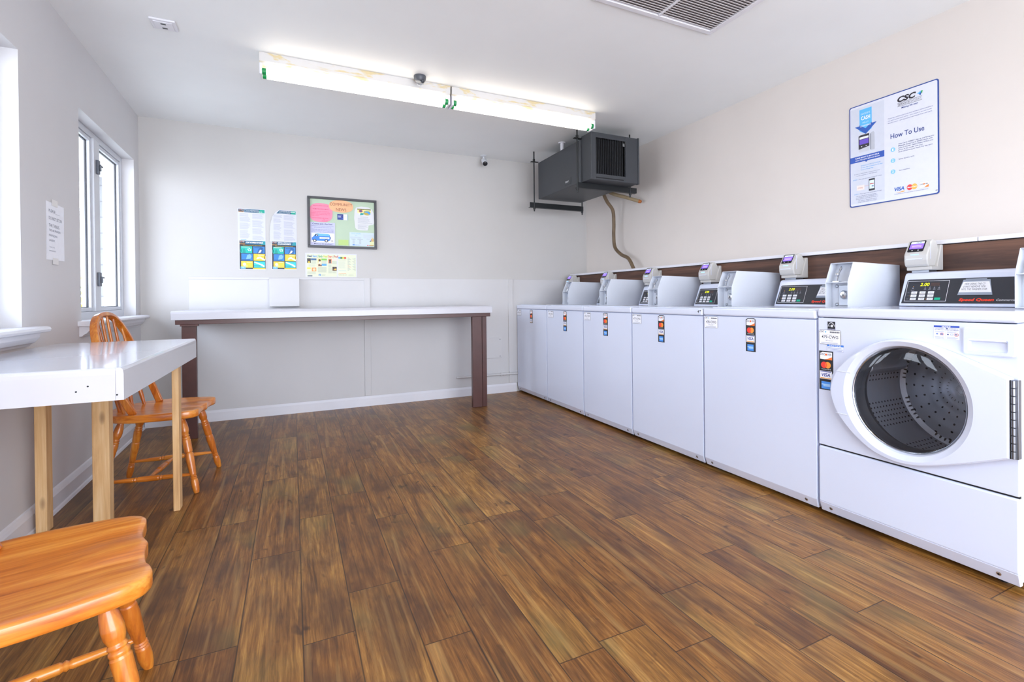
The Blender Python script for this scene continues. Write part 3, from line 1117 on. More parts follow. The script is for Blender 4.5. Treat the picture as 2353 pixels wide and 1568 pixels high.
def meter(root, yo, zl):
    """grey coin meter case: hood with side cheeks, shelf, recessed faces"""
    xf, w = 0.232, 0.112
    y0, y1 = -yo, -yo - w
    z0, zm, zt = zl + 0.004, zl + 0.126, zl + 0.219
    sh = MB()
    cheek = [(xf, z0), (xf, zm), (xf + 0.042, zt), (0.645, zt - 0.008), (0.645, z0)]
    for a, b in ((y0, y0 - 0.004), (y1, y1 + 0.004)):
        sh.prism(cheek, a, b, 'y')
    rec = [(xf + 0.045, z0), (xf + 0.045, zm), (xf + 0.050, zm + 0.004), (xf + 0.085, zt - 0.004), (0.641, zt - 0.009), (0.641, z0 + 0.001)]
    sh.prism(rec, y0 - 0.004, y1 + 0.004, 'y')
    sh.prism([(xf + 0.038, zt), (xf + 0.042, zt), (0.645, zt - 0.008), (0.645, zt - 0.011), (xf + 0.042, zt - 0.004)], y0 - 0.004, y1 + 0.004, 'y')
    sh.box(xf + 0.001, xf + 0.05, y0 - 0.004, y1 + 0.004, zm - 0.003, zm + 0.001)
    sh.box(xf + 0.001, xf + 0.05, y0 - 0.004, y1 + 0.004, z0, z0 + 0.003)
    mc = sh.build('meter_case', M_METER, root, bevel=0.0012)
    yc = (y0 + y1) / 2
    pl = MB(); pl.box(xf + 0.038, xf + 0.045, yc + 0.014, y1 + 0.006, z0 + 0.012, zm - 0.014)
    lp = pl.build('lock_plate', M_STEEL, mc, bevel=0.002)
    lk = MB()
    lk.lathe([(0.021, 0), (0.021, 0.010), (0.017, 0.013), (0.015, 0.016), (0.010, 0.0165), (0.0, 0.0165)], (xf + 0.038, yc - 0.018, z0 + 0.062), (-1, 0, 0), 24)
    lk.box(xf + 0.0205, xf + 0.022, yc - 0.020, yc - 0.016, z0 + 0.056, z0 + 0.068, 1)
    lk.build('lock', [M_CHROME, M_DARK], mc)
    for zz in (z0 + 0.016, zm - 0.018):
        bo = MB(); bo.lathe([(0.008, 0), (0.008, 0.004), (0.004, 0.007), (0, 0.007)], (xf + 0.045, yc + 0.026, zz), (-1, 0, 0), 12)
        bo.build('bolt', M_STEEL, mc)
    ke = MB()
    ke.box(xf + 0.012, xf + 0.034, yc + 0.026, yc - 0.003, zm + 0.0015, zm + 0.005)
    ke.tube([(xf + 0.022, yc + 0.012, zm + 0.004), (xf + 0.030, yc + 0.012, zm + 0.030)], 0.0038, 8)
    ke.lathe([(0, -0.010), (0.008, -0.007), (0.0105, 0), (0.008, 0.007), (0, 0.010)], (xf + 0.030, yc + 0.014, zm + 0.036), (0, 0, 1), 14)
    ke.tube([(xf + 0.036, yc + 0.010, zm + 0.043), (xf + 0.046, yc + 0.006, zm + 0.066), (xf + 0.050, yc + 0.008, zm + 0.076)], [0.003, 0.006, 0.002], 8)
    ke.build('key_lever', M_CHROME, mc)
    d = Decal(0.026, 0.012, 0.0004, '#8c919c', [(0.15, 0), (0.85, 0), (1, 0.5), (0.85, 1), (0.15, 1), (0, 0.5)])
    d.poly([(0.18, 0.1), (0.82, 0.1), (0.95, 0.5), (0.82, 0.9), (0.18, 0.9), (0.05, 0.5)], '#c6cad2', 1)
    d.text('ESD', 0.3, 0.3, 0.4, '#60656f', w=0.4, lv=2)
    a = Vector((xf + 0.050, 0, zm + 0.004)); b = Vector((xf + 0.085, 0, zt - 0.004))
    V = (b - a).normalized(); U = Vector((0, -1, 0)); N = U.cross(V)
    d.build('badge', tuple(a + V * 0.068 + Vector((0, yc - 0.018, 0)) + N * 0.0008), (U, V, N), mc)
    return mc


def skirt_bolts(root, w):
    for yy in (-0.05, -(w - 0.055)):
        b = MB()
        b.lathe([(0.007, 0), (0.007, 0.004), (0.003, 0.006), (0, 0.006)], (0.008, yy, 0.040), (-1, 0, -0.25), 12, 0)
        b.lathe([(0.0035, 0.0062), (0, 0.0063)], (0.008, yy, 0.040), (-1, 0, -0.25), 8, 1)
        b.build('skirt_bolt', [M_CHROME, M_DARK], root)


def washer_base(k, name, label):
    w = YS[k] - YS[k + 1] - 0.012
    root = thing(name, label, 'washing machine', (XF, YS[k], 0), 0, 'row of commercial washers')
    return root, w, SEAM[k], LID[k]


def lid_top(root, w, zs, zl, hatch=True):
    li = MB()
    li.box(-0.004, DEPTH + 0.01, 0.002, -w - 0.002, zs + 0.003, zl)
    lid = li.build('top_cover', M_ENAMEL2, root, bevel=0.010, seg=4)
    if hatch:
        h = MB(); h.box(0.02, 0.43, -0.045, -w + 0.045, zl - 0.001, zl + 0.006)
        h.build('lid', M_ENAMEL2, root, bevel=0.004, seg=2)
    return lid


def feet(root, w):
    for x in (0.06, DEPTH - 0.06):
        for y in (-0.06, -w + 0.06):
            f = MB(); f.lathe([(0.018, 0), (0.018, 0.008), (0.007, 0.012), (0.007, 0.03)], (x, y, 0), (0, 0, 1), 12, closed=True)
            f.build('foot', M_BLACK, root)


def notice_card(k, rootloc, geo, yo, label):
    a, U, V, N = geo
    w, h = 0.118, 0.070
    root = thing('notice_card', label, 'notice', tuple(Vector(rootloc)))
    d = Decal(w, h, 0.0006, '#9aa4b4', [(0.0, 0), (1.04, 0), (0.90, 1), (0.10, 1)])
    d.poly([(0.02, 0.17), (1.0, 0.17), (0.885, 0.86), (0.115, 0.86)], '#f2f3f8', 1)
    d.text('HEN USING THE CY', 0.17, 0.66, 0.12, '#3a3c46', w=0.62, lv=2, shear=0.1)
    d.text('O NOT REMOVE YOU', 0.13, 0.48, 0.12, '#3a3c46', w=0.68, lv=2, shear=0.1)
    d.text('NTIL THE WASHER STAR', 0.10, 0.31, 0.12, '#3a3c46', w=0.76, lv=2, shear=0.1)
    d.build('paper', tuple(a + V * 0.052 + Vector((0, -yo, 0)) + N * 0.0035), (U, V, N), root)
    tp = MB()
    p0 = a + V * 0.118 + Vector((0, -yo - 0.02, 0)) + N * 0.0045
    tp.add([p0, p0 + U * 0.075, p0 + U * 0.075 + V * 0.009, p0 + V * 0.009], [(0, 1, 2, 3)])
    tp.build('tape', paint('clear_tape', '#8f97a4', 0.15), root)
    return root


def top_loader(k, label, strip_dx, strip_rows=4, id_dx=0.004):
    root, w, zs, zl = washer_base(k, 'washing_machine', label)
    ca = MB(); ca.box(0.014, DEPTH, 0, -w, 0.03, zs + 0.002)
    ca.build('cabinet', M_ENAMEL, root, bevel=0.004)
    fp = MB()
    fp.prism([(0.0, 0.058), (0.0, zs), (0.014, zs), (0.014, 0.03), (0.011, 0.03)], 0.0, -w, 'y')
    pnl = fp.build('front_panel', M_ENAMEL, root, bevel=0.004, seg=3)
    sk = MB(); sk.prism([(0.0, 0.0575), (0.013, 0.018), (0.03, 0.018), (0.03, 0.0575)], -0.002, -w + 0.002, 'y')
    sk.build('skirt', M_SKIRT, root, bevel=0.002)
    skirt_bolts(root, w)
    feet(root, w)
    lid_top(root, w, zs, zl)
    geo = console(root, w, zl, 0)
    meter(root, w - 0.114, zl)
    id_label(root, IDS[k], -id_dx, zs - 0.066)
    pay_sticker(root, -strip_dx, zs - 0.004 - 0.168 * strip_rows / 4, 0.060, strip_rows)
    return root, geo, w


LB = ['white top-loading washer at the far end beside the wall pipe, sticker with three card logos',
      'white top-loading washer second from the far end of the row',
      'white top-loading washer third from the far end, between its neighbours marked 475-CWG and 477-CWG',
      'white top-loading washer labelled 477-CWG',
      'white top-loading washer labelled 478-CWG beside the front-loading one']
STRIPX = [0.316, 0.313, 0.287, 0.274, 0.294]
geos, roots = [], []
for k in range(5):
    r_, g_, w_ = top_loader(k, LB[k], STRIPX[k], 3 if k == 0 else 4, (0.004, 0.030, 0.010, 0.004, 0.006)[k])
    geos.append(g_)
    roots.append(r_)
mk = MB()   # scuffs on the corner of the 477 lid
for a, b in (((-0.0045, -0.628, 0.872), (-0.0045, -0.640, 0.879)), ((-0.0045, -0.632, 0.865), (-0.0045, -0.634, 0.876)), ((-0.0045, -0.645, 0.874), (-0.0045, -0.652, 0.880))):
    mk.tube([a, b], 0.0018, 6)
mk.build('scuff_mark', M_DARK, roots[3])


# front loader
def drum_mat():
    t = NT('perforated_drum')
    v = t.coord('Object', (1, 1, 1))
    sp = t.n('ShaderNodeSeparateXYZ'); t.nt.links.new(v, sp.inputs[0])
    ang = t.math('ARCTAN2', sp.outputs[1], sp.outputs[2])
    u = t.math('MULTIPLY', ang, 13.0)
    w = t.math('MULTIPLY', sp.outputs[0], 45.0)
    fu = t.math('SUBTRACT', t.math('FRACT', u), 0.5)
    fw_ = t.math('SUBTRACT', t.math('FRACT', w), 0.5)
    dd = t.math('SQRT', t.math('ADD', t.math('MULTIPLY', fu, fu), t.math('MULTIPLY', fw_, fw_)))
    band = t.math('GREATER_THAN', t.math('FRACT', t.math('MULTIPLY', ang, 1.3)), 0.42)
    hole = t.math('MULTIPLY', t.math('LESS_THAN', dd, 0.20), band)
    c = t.mix(hole, lin('#c2c6d0'), lin('#15161a'))
    t.set(col=c, metal=t.math('MULTIPLY', t.math('SUBTRACT', 1.0, hole), 0.5), rough=0.33)
    t.bump(t.noise(v, 30, 2), 0.1, 0.002)
    return t.m


def drum_back_mat():
    t = NT('drum_back')
    v = t.coord('Object')
    sp = t.n('ShaderNodeSeparateXYZ'); t.nt.links.new(v, sp.inputs[0])
    r = t.math('SQRT', t.math('ADD', t.math('MULTIPLY', sp.outputs[1], sp.outputs[1]), t.math('MULTIPLY', sp.outputs[2], sp.outputs[2])))
    ang = t.math('ARCTAN2', sp.outputs[1], sp.outputs[2])
    fu = t.math('SUBTRACT', t.math('FRACT', t.math('MULTIPLY', ang, 4.0)), 0.5)
    fr = t.math('SUBTRACT', t.math('FRACT', t.math('MULTIPLY', r, 28.0)), 0.5)
    dd = t.math('SQRT', t.math('ADD', t.math('MULTIPLY', t.math('MULTIPLY', fu, 1.6), fu), t.math('MULTIPLY', fr, fr)))
    hole = t.math('LESS_THAN', dd, 0.13)
    wave = t.n('ShaderNodeTexWave', wave_type='RINGS')
    t.val(wave.inputs['Vector'], v)
    wave.rings_direction = 'X'
    wave.inputs['Scale'].default_value = 6
    t.set(col=t.mix(hole, lin('#c6cad4'), lin('#18191d')), metal=t.math('MULTIPLY', t.math('SUBTRACT', 1.0, hole), 0.45), rough=0.36)
    t.bump(wave.outputs['Fac'], 0.4, 0.004)
    return t.m


def front_loader(k, label):
    root, w, zs, zl = washer_base(k, 'washing_machine', label)
    yb = YS[k]
    CY, CZ = -3.708 - yb, 0.563                  # door glass centre
    NA = 96
    # cabinet as five walls so the tub inside stays open
    ca = MB()
    ca.box(0.02, DEPTH, 0, -0.012, 0.03, zs + 0.002); ca.box(0.02, DEPTH, -w + 0.012, -w, 0.03, zs + 0.002)
    ca.box(DEPTH - 0.01, DEPTH, -0.012, -w + 0.012, 0.03, zs + 0.002); ca.box(0.02, DEPTH - 0.01, -0.012, -w + 0.012, 0.03, 0.04)
    ca.box(0.03, DEPTH - 0.01, -0.012, -w + 0.012, zs - 0.012, zs)
    ca.build('cabinet', M_ENAMEL, root, bevel=0.002)
    # upper front panel with round opening
    zlow = 0.309
    hole_r = 0.205
    inner, outer = [], []
    y_l, y_r, z_b, z_t = 0.0, -w, zlow, zs

    def edge(a):
        dx, dz = -math.sin(a), math.cos(a)
        ts = []
        if dx > 1e-9: ts.append((y_l - CY) / dx)
        if dx < -1e-9: ts.append((y_r - CY) / dx)
        if dz > 1e-9: ts.append((z_t - CZ) / dz)
        if dz < -1e-9: ts.append((z_b - CZ) / dz)
        t = min(ts)
        return (CY + dx * t, CZ + dz * t)
    angs = [2 * math.pi * i / NA for i in range(NA)]
    for cy_, cz_ in ((y_l, z_t), (y_l, z_b), (y_r, z_t), (y_r, z_b)):
        angs.append(math.atan2(-(cy_ - CY), cz_ - CZ) % (2 * math.pi))
    angs.sort()
    inner = [(CY - hole_r * math.sin(a), CZ + hole_r * math.cos(a)) for a in angs]
    outer = [edge(a) for a in angs]
    fp = MB(); fp.ringplate(inner, outer, 0.0, 0.02, lambda y, z, t: (t, y, z))
    pf = fp.build('front_panel', M_ENAMEL, root, bevel=0.004, seg=3)
    lp = MB(); lp.prism([(-0.002, 0.060), (-0.002, 0.296), (0.003, 0.302), (0.02, 0.302), (0.02, 0.05)], 0.0, -w, 'y')
    lp.build('lower_panel', M_ENAMEL, root, bevel=0.005, seg=3)
    gp = MB(); gp.box(0.008, 0.02, -0.002, -w + 0.002, 0.300, 0.312)
    gp.build('panel_gap', M_DARK, root)
    sk = MB(); sk.prism([(-0.002, 0.0595), (0.012, 0.018), (0.03, 0.018), (0.03, 0.0595)], -0.002, -w + 0.002, 'y')
    sk.build('skirt', M_SKIRT, root, bevel=0.002)
    skirt_bolts(root, w)
    feet(root, w)
    lid_top(root, w, zs, zl, False)
    # door: teardrop outline, measured from the photograph's silhouette
    ol = [(-3.423, .554), (-3.432, .60), (-3.450, .642), (-3.494, .693), (-3.553, .739), (-3.605, .770), (-3.659, .787), (-3.718, .791), (-3.773, .784), (-3.816, .772), (-3.882, .748), (-3.954, .718), (-4.026, .688),
          (-4.026, .432), (-3.937, .394), (-3.841, .357), (-3.771, .334), (-3.734, .326), (-3.688, .323), (-3.645, .329), (-3.598, .343), (-3.537, .380), (-3.482, .431), (-3.442, .487)]
    chain = [Vector((y, z, 0)) for y, z in ol[13:] + ol[:13]]
    ol = []
    for q in range(len(chain) - 1):
        p0, p1, p2, p3 = chain[max(q - 1, 0)], chain[q], chain[q + 1], chain[min(q + 2, len(chain) - 1)]
        for e_ in range(4):
            t_ = e_ / 4
            c_ = 0.5 * ((2 * p1) + (-p0 + p2) * t_ + (2 * p0 - 5 * p1 + 4 * p2 - p3) * t_ * t_ + (-p0 + 3 * p1 - 3 * p2 + p3) * t_ ** 3)
            ol.append((c_.x, c_.y))
    ol.append((chain[-1].x, chain[-1].y))
    pol = [(math.atan2(-(y - yb - CY), z - CZ) % (2 * math.pi), y - yb, z) for y, z in ol]
    pol.sort()

    def door_edge(a):
        n = len(pol)
        for i in range(n):
            a0, y0_, z0_ = pol[i]; a1, y1_, z1_ = pol[(i + 1) % n]
            if i == n - 1:
                a1 += 2 * math.pi
            aa = a if a >= a0 else a + 2 * math.pi
            if a0 <= aa <= a1:
                # ray-segment intersection
                dx, dz = -math.sin(a), math.cos(a)
                ex, ez = y1_ - y0_, z1_ - z0_
                den = dx * ez - dz * ex
                t = ((y0_ - CY) * ez - (z0_ - CZ) * ex) / den
                return (CY + dx * t, CZ + dz * t)
        return (pol[0][1], pol[0][2])
    dang = sorted([2 * math.pi * i / NA for i in range(NA)] + [pol[i][0] for i in range(len(pol)) if pol[i][1] < -0.66])
    GR = 0.1975
    out_f = [door_edge(a) for a in dang]
    sh = lambda L, s, d=0: [(CY + (y - CY) * s, CZ + (z - CZ) * s) for y, z in L]
    circ = lambda r: [(CY - r * math.sin(a), CZ + r * math.cos(a)) for a in dang]
    loops = [(out_f, -0.002), (out_f, -0.022), (sh(out_f, 0.993), -0.029), (sh(out_f, 0.975), -0.033)]
    rim = circ(0.2225)
    rim = [(y, z) if math.hypot(y - CY, z - CZ) < 0.97 * math.hypot(a[0] - CY, a[1] - CZ) else (CY + (a[0] - CY) * 0.965, CZ + (a[1] - CZ) * 0.965) for (y, z), a in zip(rim, out_f)]
    loops += [(rim, -0.0345), (circ(GR + 0.006), -0.024), (circ(GR), -0.012), (circ(GR), 0.0)]
    dm = MB()
    n = len(dang)
    vs = [(x, y, z) for L, x in loops for y, z in L]
    fs = [(i * n + j, i * n + (j + 1) % n, (i + 1) * n + (j + 1) % n, (i + 1) * n + j) for i in range(len(loops) - 1) for j in range(n)]
    dm.add(vs, fs, 0, True)
    door = dm.build('door', M_ENAMEL, root, sharp=0.5)
    # chrome bezel and glass bowl
    rg = MB(); rg.lathe([(GR - 0.0005, 0.002), (GR - 0.0005, 0.013), (GR - 0.003, 0.0155), (GR - 0.005, 0.013), (GR - 0.0055, 0.004)], (0.0, CY, CZ), (-1, 0, 0), 96)
    rg.build('bezel', M_CHROME, door)
    gl = MB()
    gl.lathe([(GR - 0.005, 0.010), (GR - 0.018, 0.015), (0.15, 0.018), (0.09, 0.021), (0.04, 0.0225), (0.001, 0.023)], (0.0, CY, CZ), (-1, 0, 0), 64)
    gl.lathe([(GR - 0.005, 0.004), (GR - 0.020, -0.050), (GR - 0.05, -0.085), (0.10, -0.105), (0.05, -0.112), (0.001, -0.114)], (0.0, CY, CZ), (-1, 0, 0), 64)
    gl.build('door_glass', glass_mat('door_glass_tint', (0.88, 0.885, 0.90), 0.03), door)
    la = MB()      # latch grip zone on the free edge: two grooves and a lens
    for z_ in (0.642, 0.467):
        la.tube([(-0.0337, -3.452 - yb, z_), (-0.0348, -3.485 - yb, z_), (-0.030, -3.512 - yb, z_)], [0.0012, 0.0022, 0.003], 8)
    la.build('grip_groove', M_SKIRT, door)
    hi = MB()
    for j in range(10):
        z0_ = 0.434 + j * 0.025
        hi.tube([(-0.028, -4.0335 - yb, z0_ + 0.001), (-0.028, -4.0335 - yb, z0_ + 0.024)], 0.0062, 10)
    hi.box(-0.024, -0.0022, -4.028 - yb, -4.044 - yb, 0.434, 0.684)
    hi.box(-0.031, -0.026, -4.0255 - yb, -4.0285 - yb, 0.434, 0.684, 1)
    hi.build('hinge', [paint('hinge_steel', '#84878e', 0.3, 1.0), M_DARK], root, bevel=0.0008)
    # gasket, drum
    gk = MB(); gk.lathe([(0.205, -0.001), (0.203, 0.03), (0.190, 0.055), (0.196, 0.075), (0.205, 0.095)], (0.0, CY, CZ), (1, 0, 0), 64)
    gk.build('gasket', paint('rubber_gasket', '#3a3c42', 0.5), root)
    dr = MB(); dr.lathe([(0.205, 0.095), (0.255, 0.11), (0.262, 0.13), (0.262, 0.40), (0.255, 0.425), (0.235, 0.435)], (0, 0, 0), (1, 0, 0), 96)
    drum = dr.build('drum', drum_mat(), root, loc=(0, CY, CZ))
    db = MB(); db.lathe([(0.236, 0.435), (0.18, 0.425), (0.12, 0.43), (0.06, 0.40), (0.03, 0.395), (0.001, 0.395)], (0, 0, 0), (1, 0, 0), 64)
    db.build('drum_back', drum_back_mat(), drum)
    for j in range(3):
        a = math.radians(70 + 120 * j)
        f = MB()
        pa = [(math.sin(a) * r - math.cos(a) * t, math.cos(a) * r + math.sin(a) * t) for r, t in ((0.261, -0.050), (0.226, -0.014), (0.221, 0.0), (0.226, 0.014), (0.261, 0.050))]
        f.prism(pa, 0.14, 0.40, 'x', 0, True)
        f.build('drum_fin', paint('fin_steel', '#c6cad2', 0.35, 0.6), drum, bevel=0.004)
    # detergent drawer, flush tray with scooped grip
    dw = MB()
    Y0, Y1, Z0, Z1 = -3.890 - yb, -4.033 - yb, 0.753, 0.845
    def rr(y0, y1, z0, z1, r, n=6):
        L = []
        for cx, cz, a0 in ((y0 - r, z1 - r, 0), (y1 + r, z1 - r, 90), (y1 + r, z0 + r, 180), (y0 - r, z0 + r, 270)):
            for q in range(n + 1):
                a = math.radians(a0 + 90 * q / n)
                L.append((cx + r * math.cos(a), cz + r * math.sin(a)))
        return L
    o1 = rr(Y0, Y1, Z0, Z1, 0.010); o2 = rr(Y0 - 0.004, Y1 + 0.004, Z0 + 0.004, Z1 - 0.004, 0.008)
    g1 = rr(-3.906 - yb, -4.014 - yb, 0.766, 0.806, 0.006)
    g2 = rr(-3.912 - yb, -4.008 - yb, 0.768, 0.800, 0.006)
    n2 = len(o1)
    lv = [(o1, -0.0005), (o1, -0.008), (o2, -0.0105), (g1, -0.0105), (g2, -0.0015)]
    vs = [(x, y, z) for L, x in lv for y, z in L]
    fs = [(i * n2 + j, i * n2 + (j + 1) % n2, (i + 1) * n2 + (j + 1) % n2, (i + 1) * n2 + j) for i in range(4) for j in range(n2)]
    fs.append(tuple(4 * n2 + j for j in range(n2)))
    dw.add(vs, fs, 0, False)
    dr_ = dw.build('detergent_drawer', M_ENAMEL, root)
    gm = MB(); gm.prism([(-0.002, 0.808), (-0.0108, 0.807), (-0.0118, 0.802), (-0.002, 0.797)], -3.908 - yb, -4.010 - yb, 'y')
    gm.build('drawer_grip', M_ENAMEL, dr_)
    geo = console(root, w, zl, 0)
    meter(root, 0.588, zl)
    id_label(root, IDS[k], -0.004, 0.746)
    # energy badge
    d = Decal(0.034, 0.036, 0.0004, '#17171c')
    d.ell(0.5, 0.30, 0.46, 0.60, '#e8eaf4', 1, 24, 10, 170); d.ell(0.5, 0.26, 0.43, 0.57, '#17171c', 2, 24, 5, 175)
    d.text('energy', 0.08, 0.42, 0.16, '#eef0f8', w=0.55, shear=0.3, lv=3)
    d.poly([(0.62 + 0.2 * math.cos(math.radians(90 + 36 * q)) * (1 if q % 2 == 0 else 0.42), 0.50 + 0.24 * math.sin(math.radians(90 + 36 * q)) * (1 if q % 2 == 0 else 0.42)) for q in range(10)], '#eef0f8', 4)
    d.rect(0.0, 0.0, 1, 0.17, '#5a5c78', 2)
    d.text('ENERGY STAR', 0.05, 0.03, 0.10, '#e8eaf4', w=0.9, lv=3)
    d.build('energy_label', (-0.0008, -3.396 - yb, 0.809), 'right', root)
    d = Decal(0.073, 0.029, 0.0004, '#e4e8f6')
    d.rect(0, 0.72, 1, 1, '#3f7fd8', 1); d.text('NOTICE', 0.14, 0.76, 0.2, '#f0f4fc', w=0.7, bold=0.02, lv=2)
    d.bars(0.04, 0.1, 0.96, 0.66, 3, '#8f9ccc', 0.35, 1, 0.12)
    d.frame(0, 0, 1, 1, 0.0006, '#9aa8d8', 1)
    d.build('notice_label', (-0.0012, -3.394 - yb, 0.718), 'right', root)
    d = Decal(0.078, 0.048, 0.0004, '#eef0fa')
    d.rect(0, 0.86, 1, 1, '#2f4fb4', 1); d.text('NOTICE', 0.32, 0.875, 0.09, '#f4f6ff', w=0.34, bold=0.03, lv=2)
    d.text('HIGH EFFICIENCY', 0.05, 0.755, 0.055, '#4a548c', w=0.38, bold=0.02, lv=2); d.ell(0.52, 0.78, 0.045, 0.045, '#4a548c', 2); d.text('DETERGENT IS', 0.60, 0.755, 0.055, '#4a548c', w=0.33, bold=0.02, lv=2)
    d.text('RECOMMENDED FOR BEST PERFORMANCE', 0.04, 0.655, 0.055, '#4a548c', w=0.92, bold=0.02, lv=2)
    d.rect(0.478, 0.03, 0.486, 0.62, '#9aa4cc', 2)
    for bx in (0.04, 0.52):
        d.bars(bx, 0.5, bx + 0.42, 0.62, 2, '#98a0c4', 0.35, 2)
        d.bars(bx, 0.04, bx + 0.42, 0.22, 3, '#98a0c4', 0.35, 2)
    d.rect(0.09, 0.33, 0.17, 0.42, '#5a7cc8', 2); d.ell(0.32, 0.37, 0.075, 0.11, '#d8606a', 2); d.ell(0.32, 0.37, 0.06, 0.085, '#eef0fa', 3); d.rect(0.27, 0.33, 0.37, 0.41, '#2c3a86', 4)
    d.rect(0.53, 0.32, 0.59, 0.40, '#2c3a86', 2); d.frame(0.66, 0.32, 0.76, 0.42, 0.0008, '#5a7cc8', 2); d.ell(0.88, 0.36, 0.085, 0.12, '#d8606a', 2); d.ell(0.88, 0.36, 0.07, 0.095, '#eef0fa', 3); d.rect(0.83, 0.33, 0.92, 0.40, '#4a3a76', 4)
    d.build('notice_label', (-0.0008, -3.800 - yb, 0.799), 'right', root)
    pay_sticker(root, -0.004, 0.549, 0.064, 4, 'right', [(0, 0), (0.78, 0), (0.80, 0.18), (0.84, 0.30), (0.90, 0.40), (1, 0.47), (1, 1), (0, 1)])
    return root, geo, w


r6, g6, w6 = front_loader(5, 'white front-loading washer with round glass door at the near end')
geos.append(g6)
n5 = notice_card(4, (XF, YS[4], 0), geos[4], 0.322, 'clear-sleeved notice on the console of the washer labelled 478-CWG, partly hidden')
n6 = notice_card(5, (XF, YS[5], 0), geos[5], 0.292, 'clear-sleeved paper notice on the console of the front-loading washer')


# ------------------------------------------------------------------ card readers
def card_reader(k, label):
    zl = LID[k]
    zb = zl + 0.158
    root = thing('card_reader', label, 'card reader', (XF, YS[k] - 0.064, zb), 0, 'card readers above the washers')
    # x local: 0 = washer front; reader front at 0.542
    b = MB(); b.box(0.565, 0.630, -0.018, -0.090, 0.0, 0.012)
    b.build('mount_post', M_STEEL, root)
    b = MB(); b.prism([(0.548, 0.010), (0.648, 0.010), (0.648, 0.128), (0.632, 0.128), (0.596, 0.026), (0.548, 0.026)], -0.004, -0.109, 'y')
    b.build('bracket', M_READER, root, bevel=0.003)
    h = MB()
    prof = [(0.545, 0.026), (0.598, 0.026), (0.628, 0.105), (0.620, 0.128), (0.606, 0.146), (0.585, 0.152), (0.576, 0.150), (0.536, 0.088), (0.533, 0.080), (0.533, 0.055), (0.538, 0.036)]
    h.prism(prof, 0.0, -0.100, 'y')
    hd = h.build('housing', M_READER, root, bevel=0.006, seg=3)
    a = Vector((0.536, 0, 0.088)); c = Vector((0.576, 0, 0.150))
    V = (c - a).normalized(); U = Vector((0, -1, 0)); N = U.cross(V)
    d = Decal(0.068, 0.062, 0.0006, '#191a20', [(0.05, 0), (0.95, 0), (1, 0.06), (1, 0.95), (0.95, 1), (0.05, 1), (0, 0.95), (0, 0.06)])
    d.rect(0.08, 0.74, 0.92, 0.93, '#e9eef6', 1)
    d.text('CSC', 0.42, 0.78, 0.10, '#4a5a86', w=0.2, lv=2); d.poly([(0.64, 0.82), (0.69, 0.92), (0.71, 0.80)], '#2aa3dc', 2)
    d.rect(0.08, 0.27, 0.92, 0.72, M_SCREEN, 1)
    d.bars(0.2, 0.42, 0.8, 0.62, 2, M_SCRTXT, 0.4, 2)
    d.ell(0.30, 0.13, 0.05, 0.035, '#e8e9f0', 2); d.ell(0.68, 0.13, 0.05, 0.035, '#e8e9f0', 2)
    d.build('screen', tuple(a + V * 0.009 + Vector((0, -0.010, 0)) + N * 0.001), (U, V, N), root)
    l = MB(); l.box(0.5325, 0.536, -0.030, -0.064, 0.0805, 0.0845)
    l.build('status_light', M_BLUELED, root)
    s = MB(); s.box(0.5305, 0.536, -0.012, -0.080, 0.0605, 0.0645)
    s.build('card_slot', M_SKIRT, root)
    g = MB(); g.box(0.556, 0.560, -0.0995, -0.1008, 0.060, 0.140)
    g.build('swipe_groove', M_SKIRT, root)
    return root


LR = ['card reader above the farthest washer', 'card reader above the washer second from the far end', 'card reader above the washer third from the far end',
      'card reader above the washer labelled 477-CWG', 'card reader above the washer labelled 478-CWG', 'card reader with purple screen above the front-loading washer']
for k in range(6):
    card_reader(k, 'white ' + LR[k])


# ------------------------------------------------------------------ posters and papers on the back wall
def curl_fn(w, h):
    def f(x, y, z):
        # bows out from the wall at mid height
        return (x, y, z + 0.004 * math.sin(math.pi * y / h))
    return f


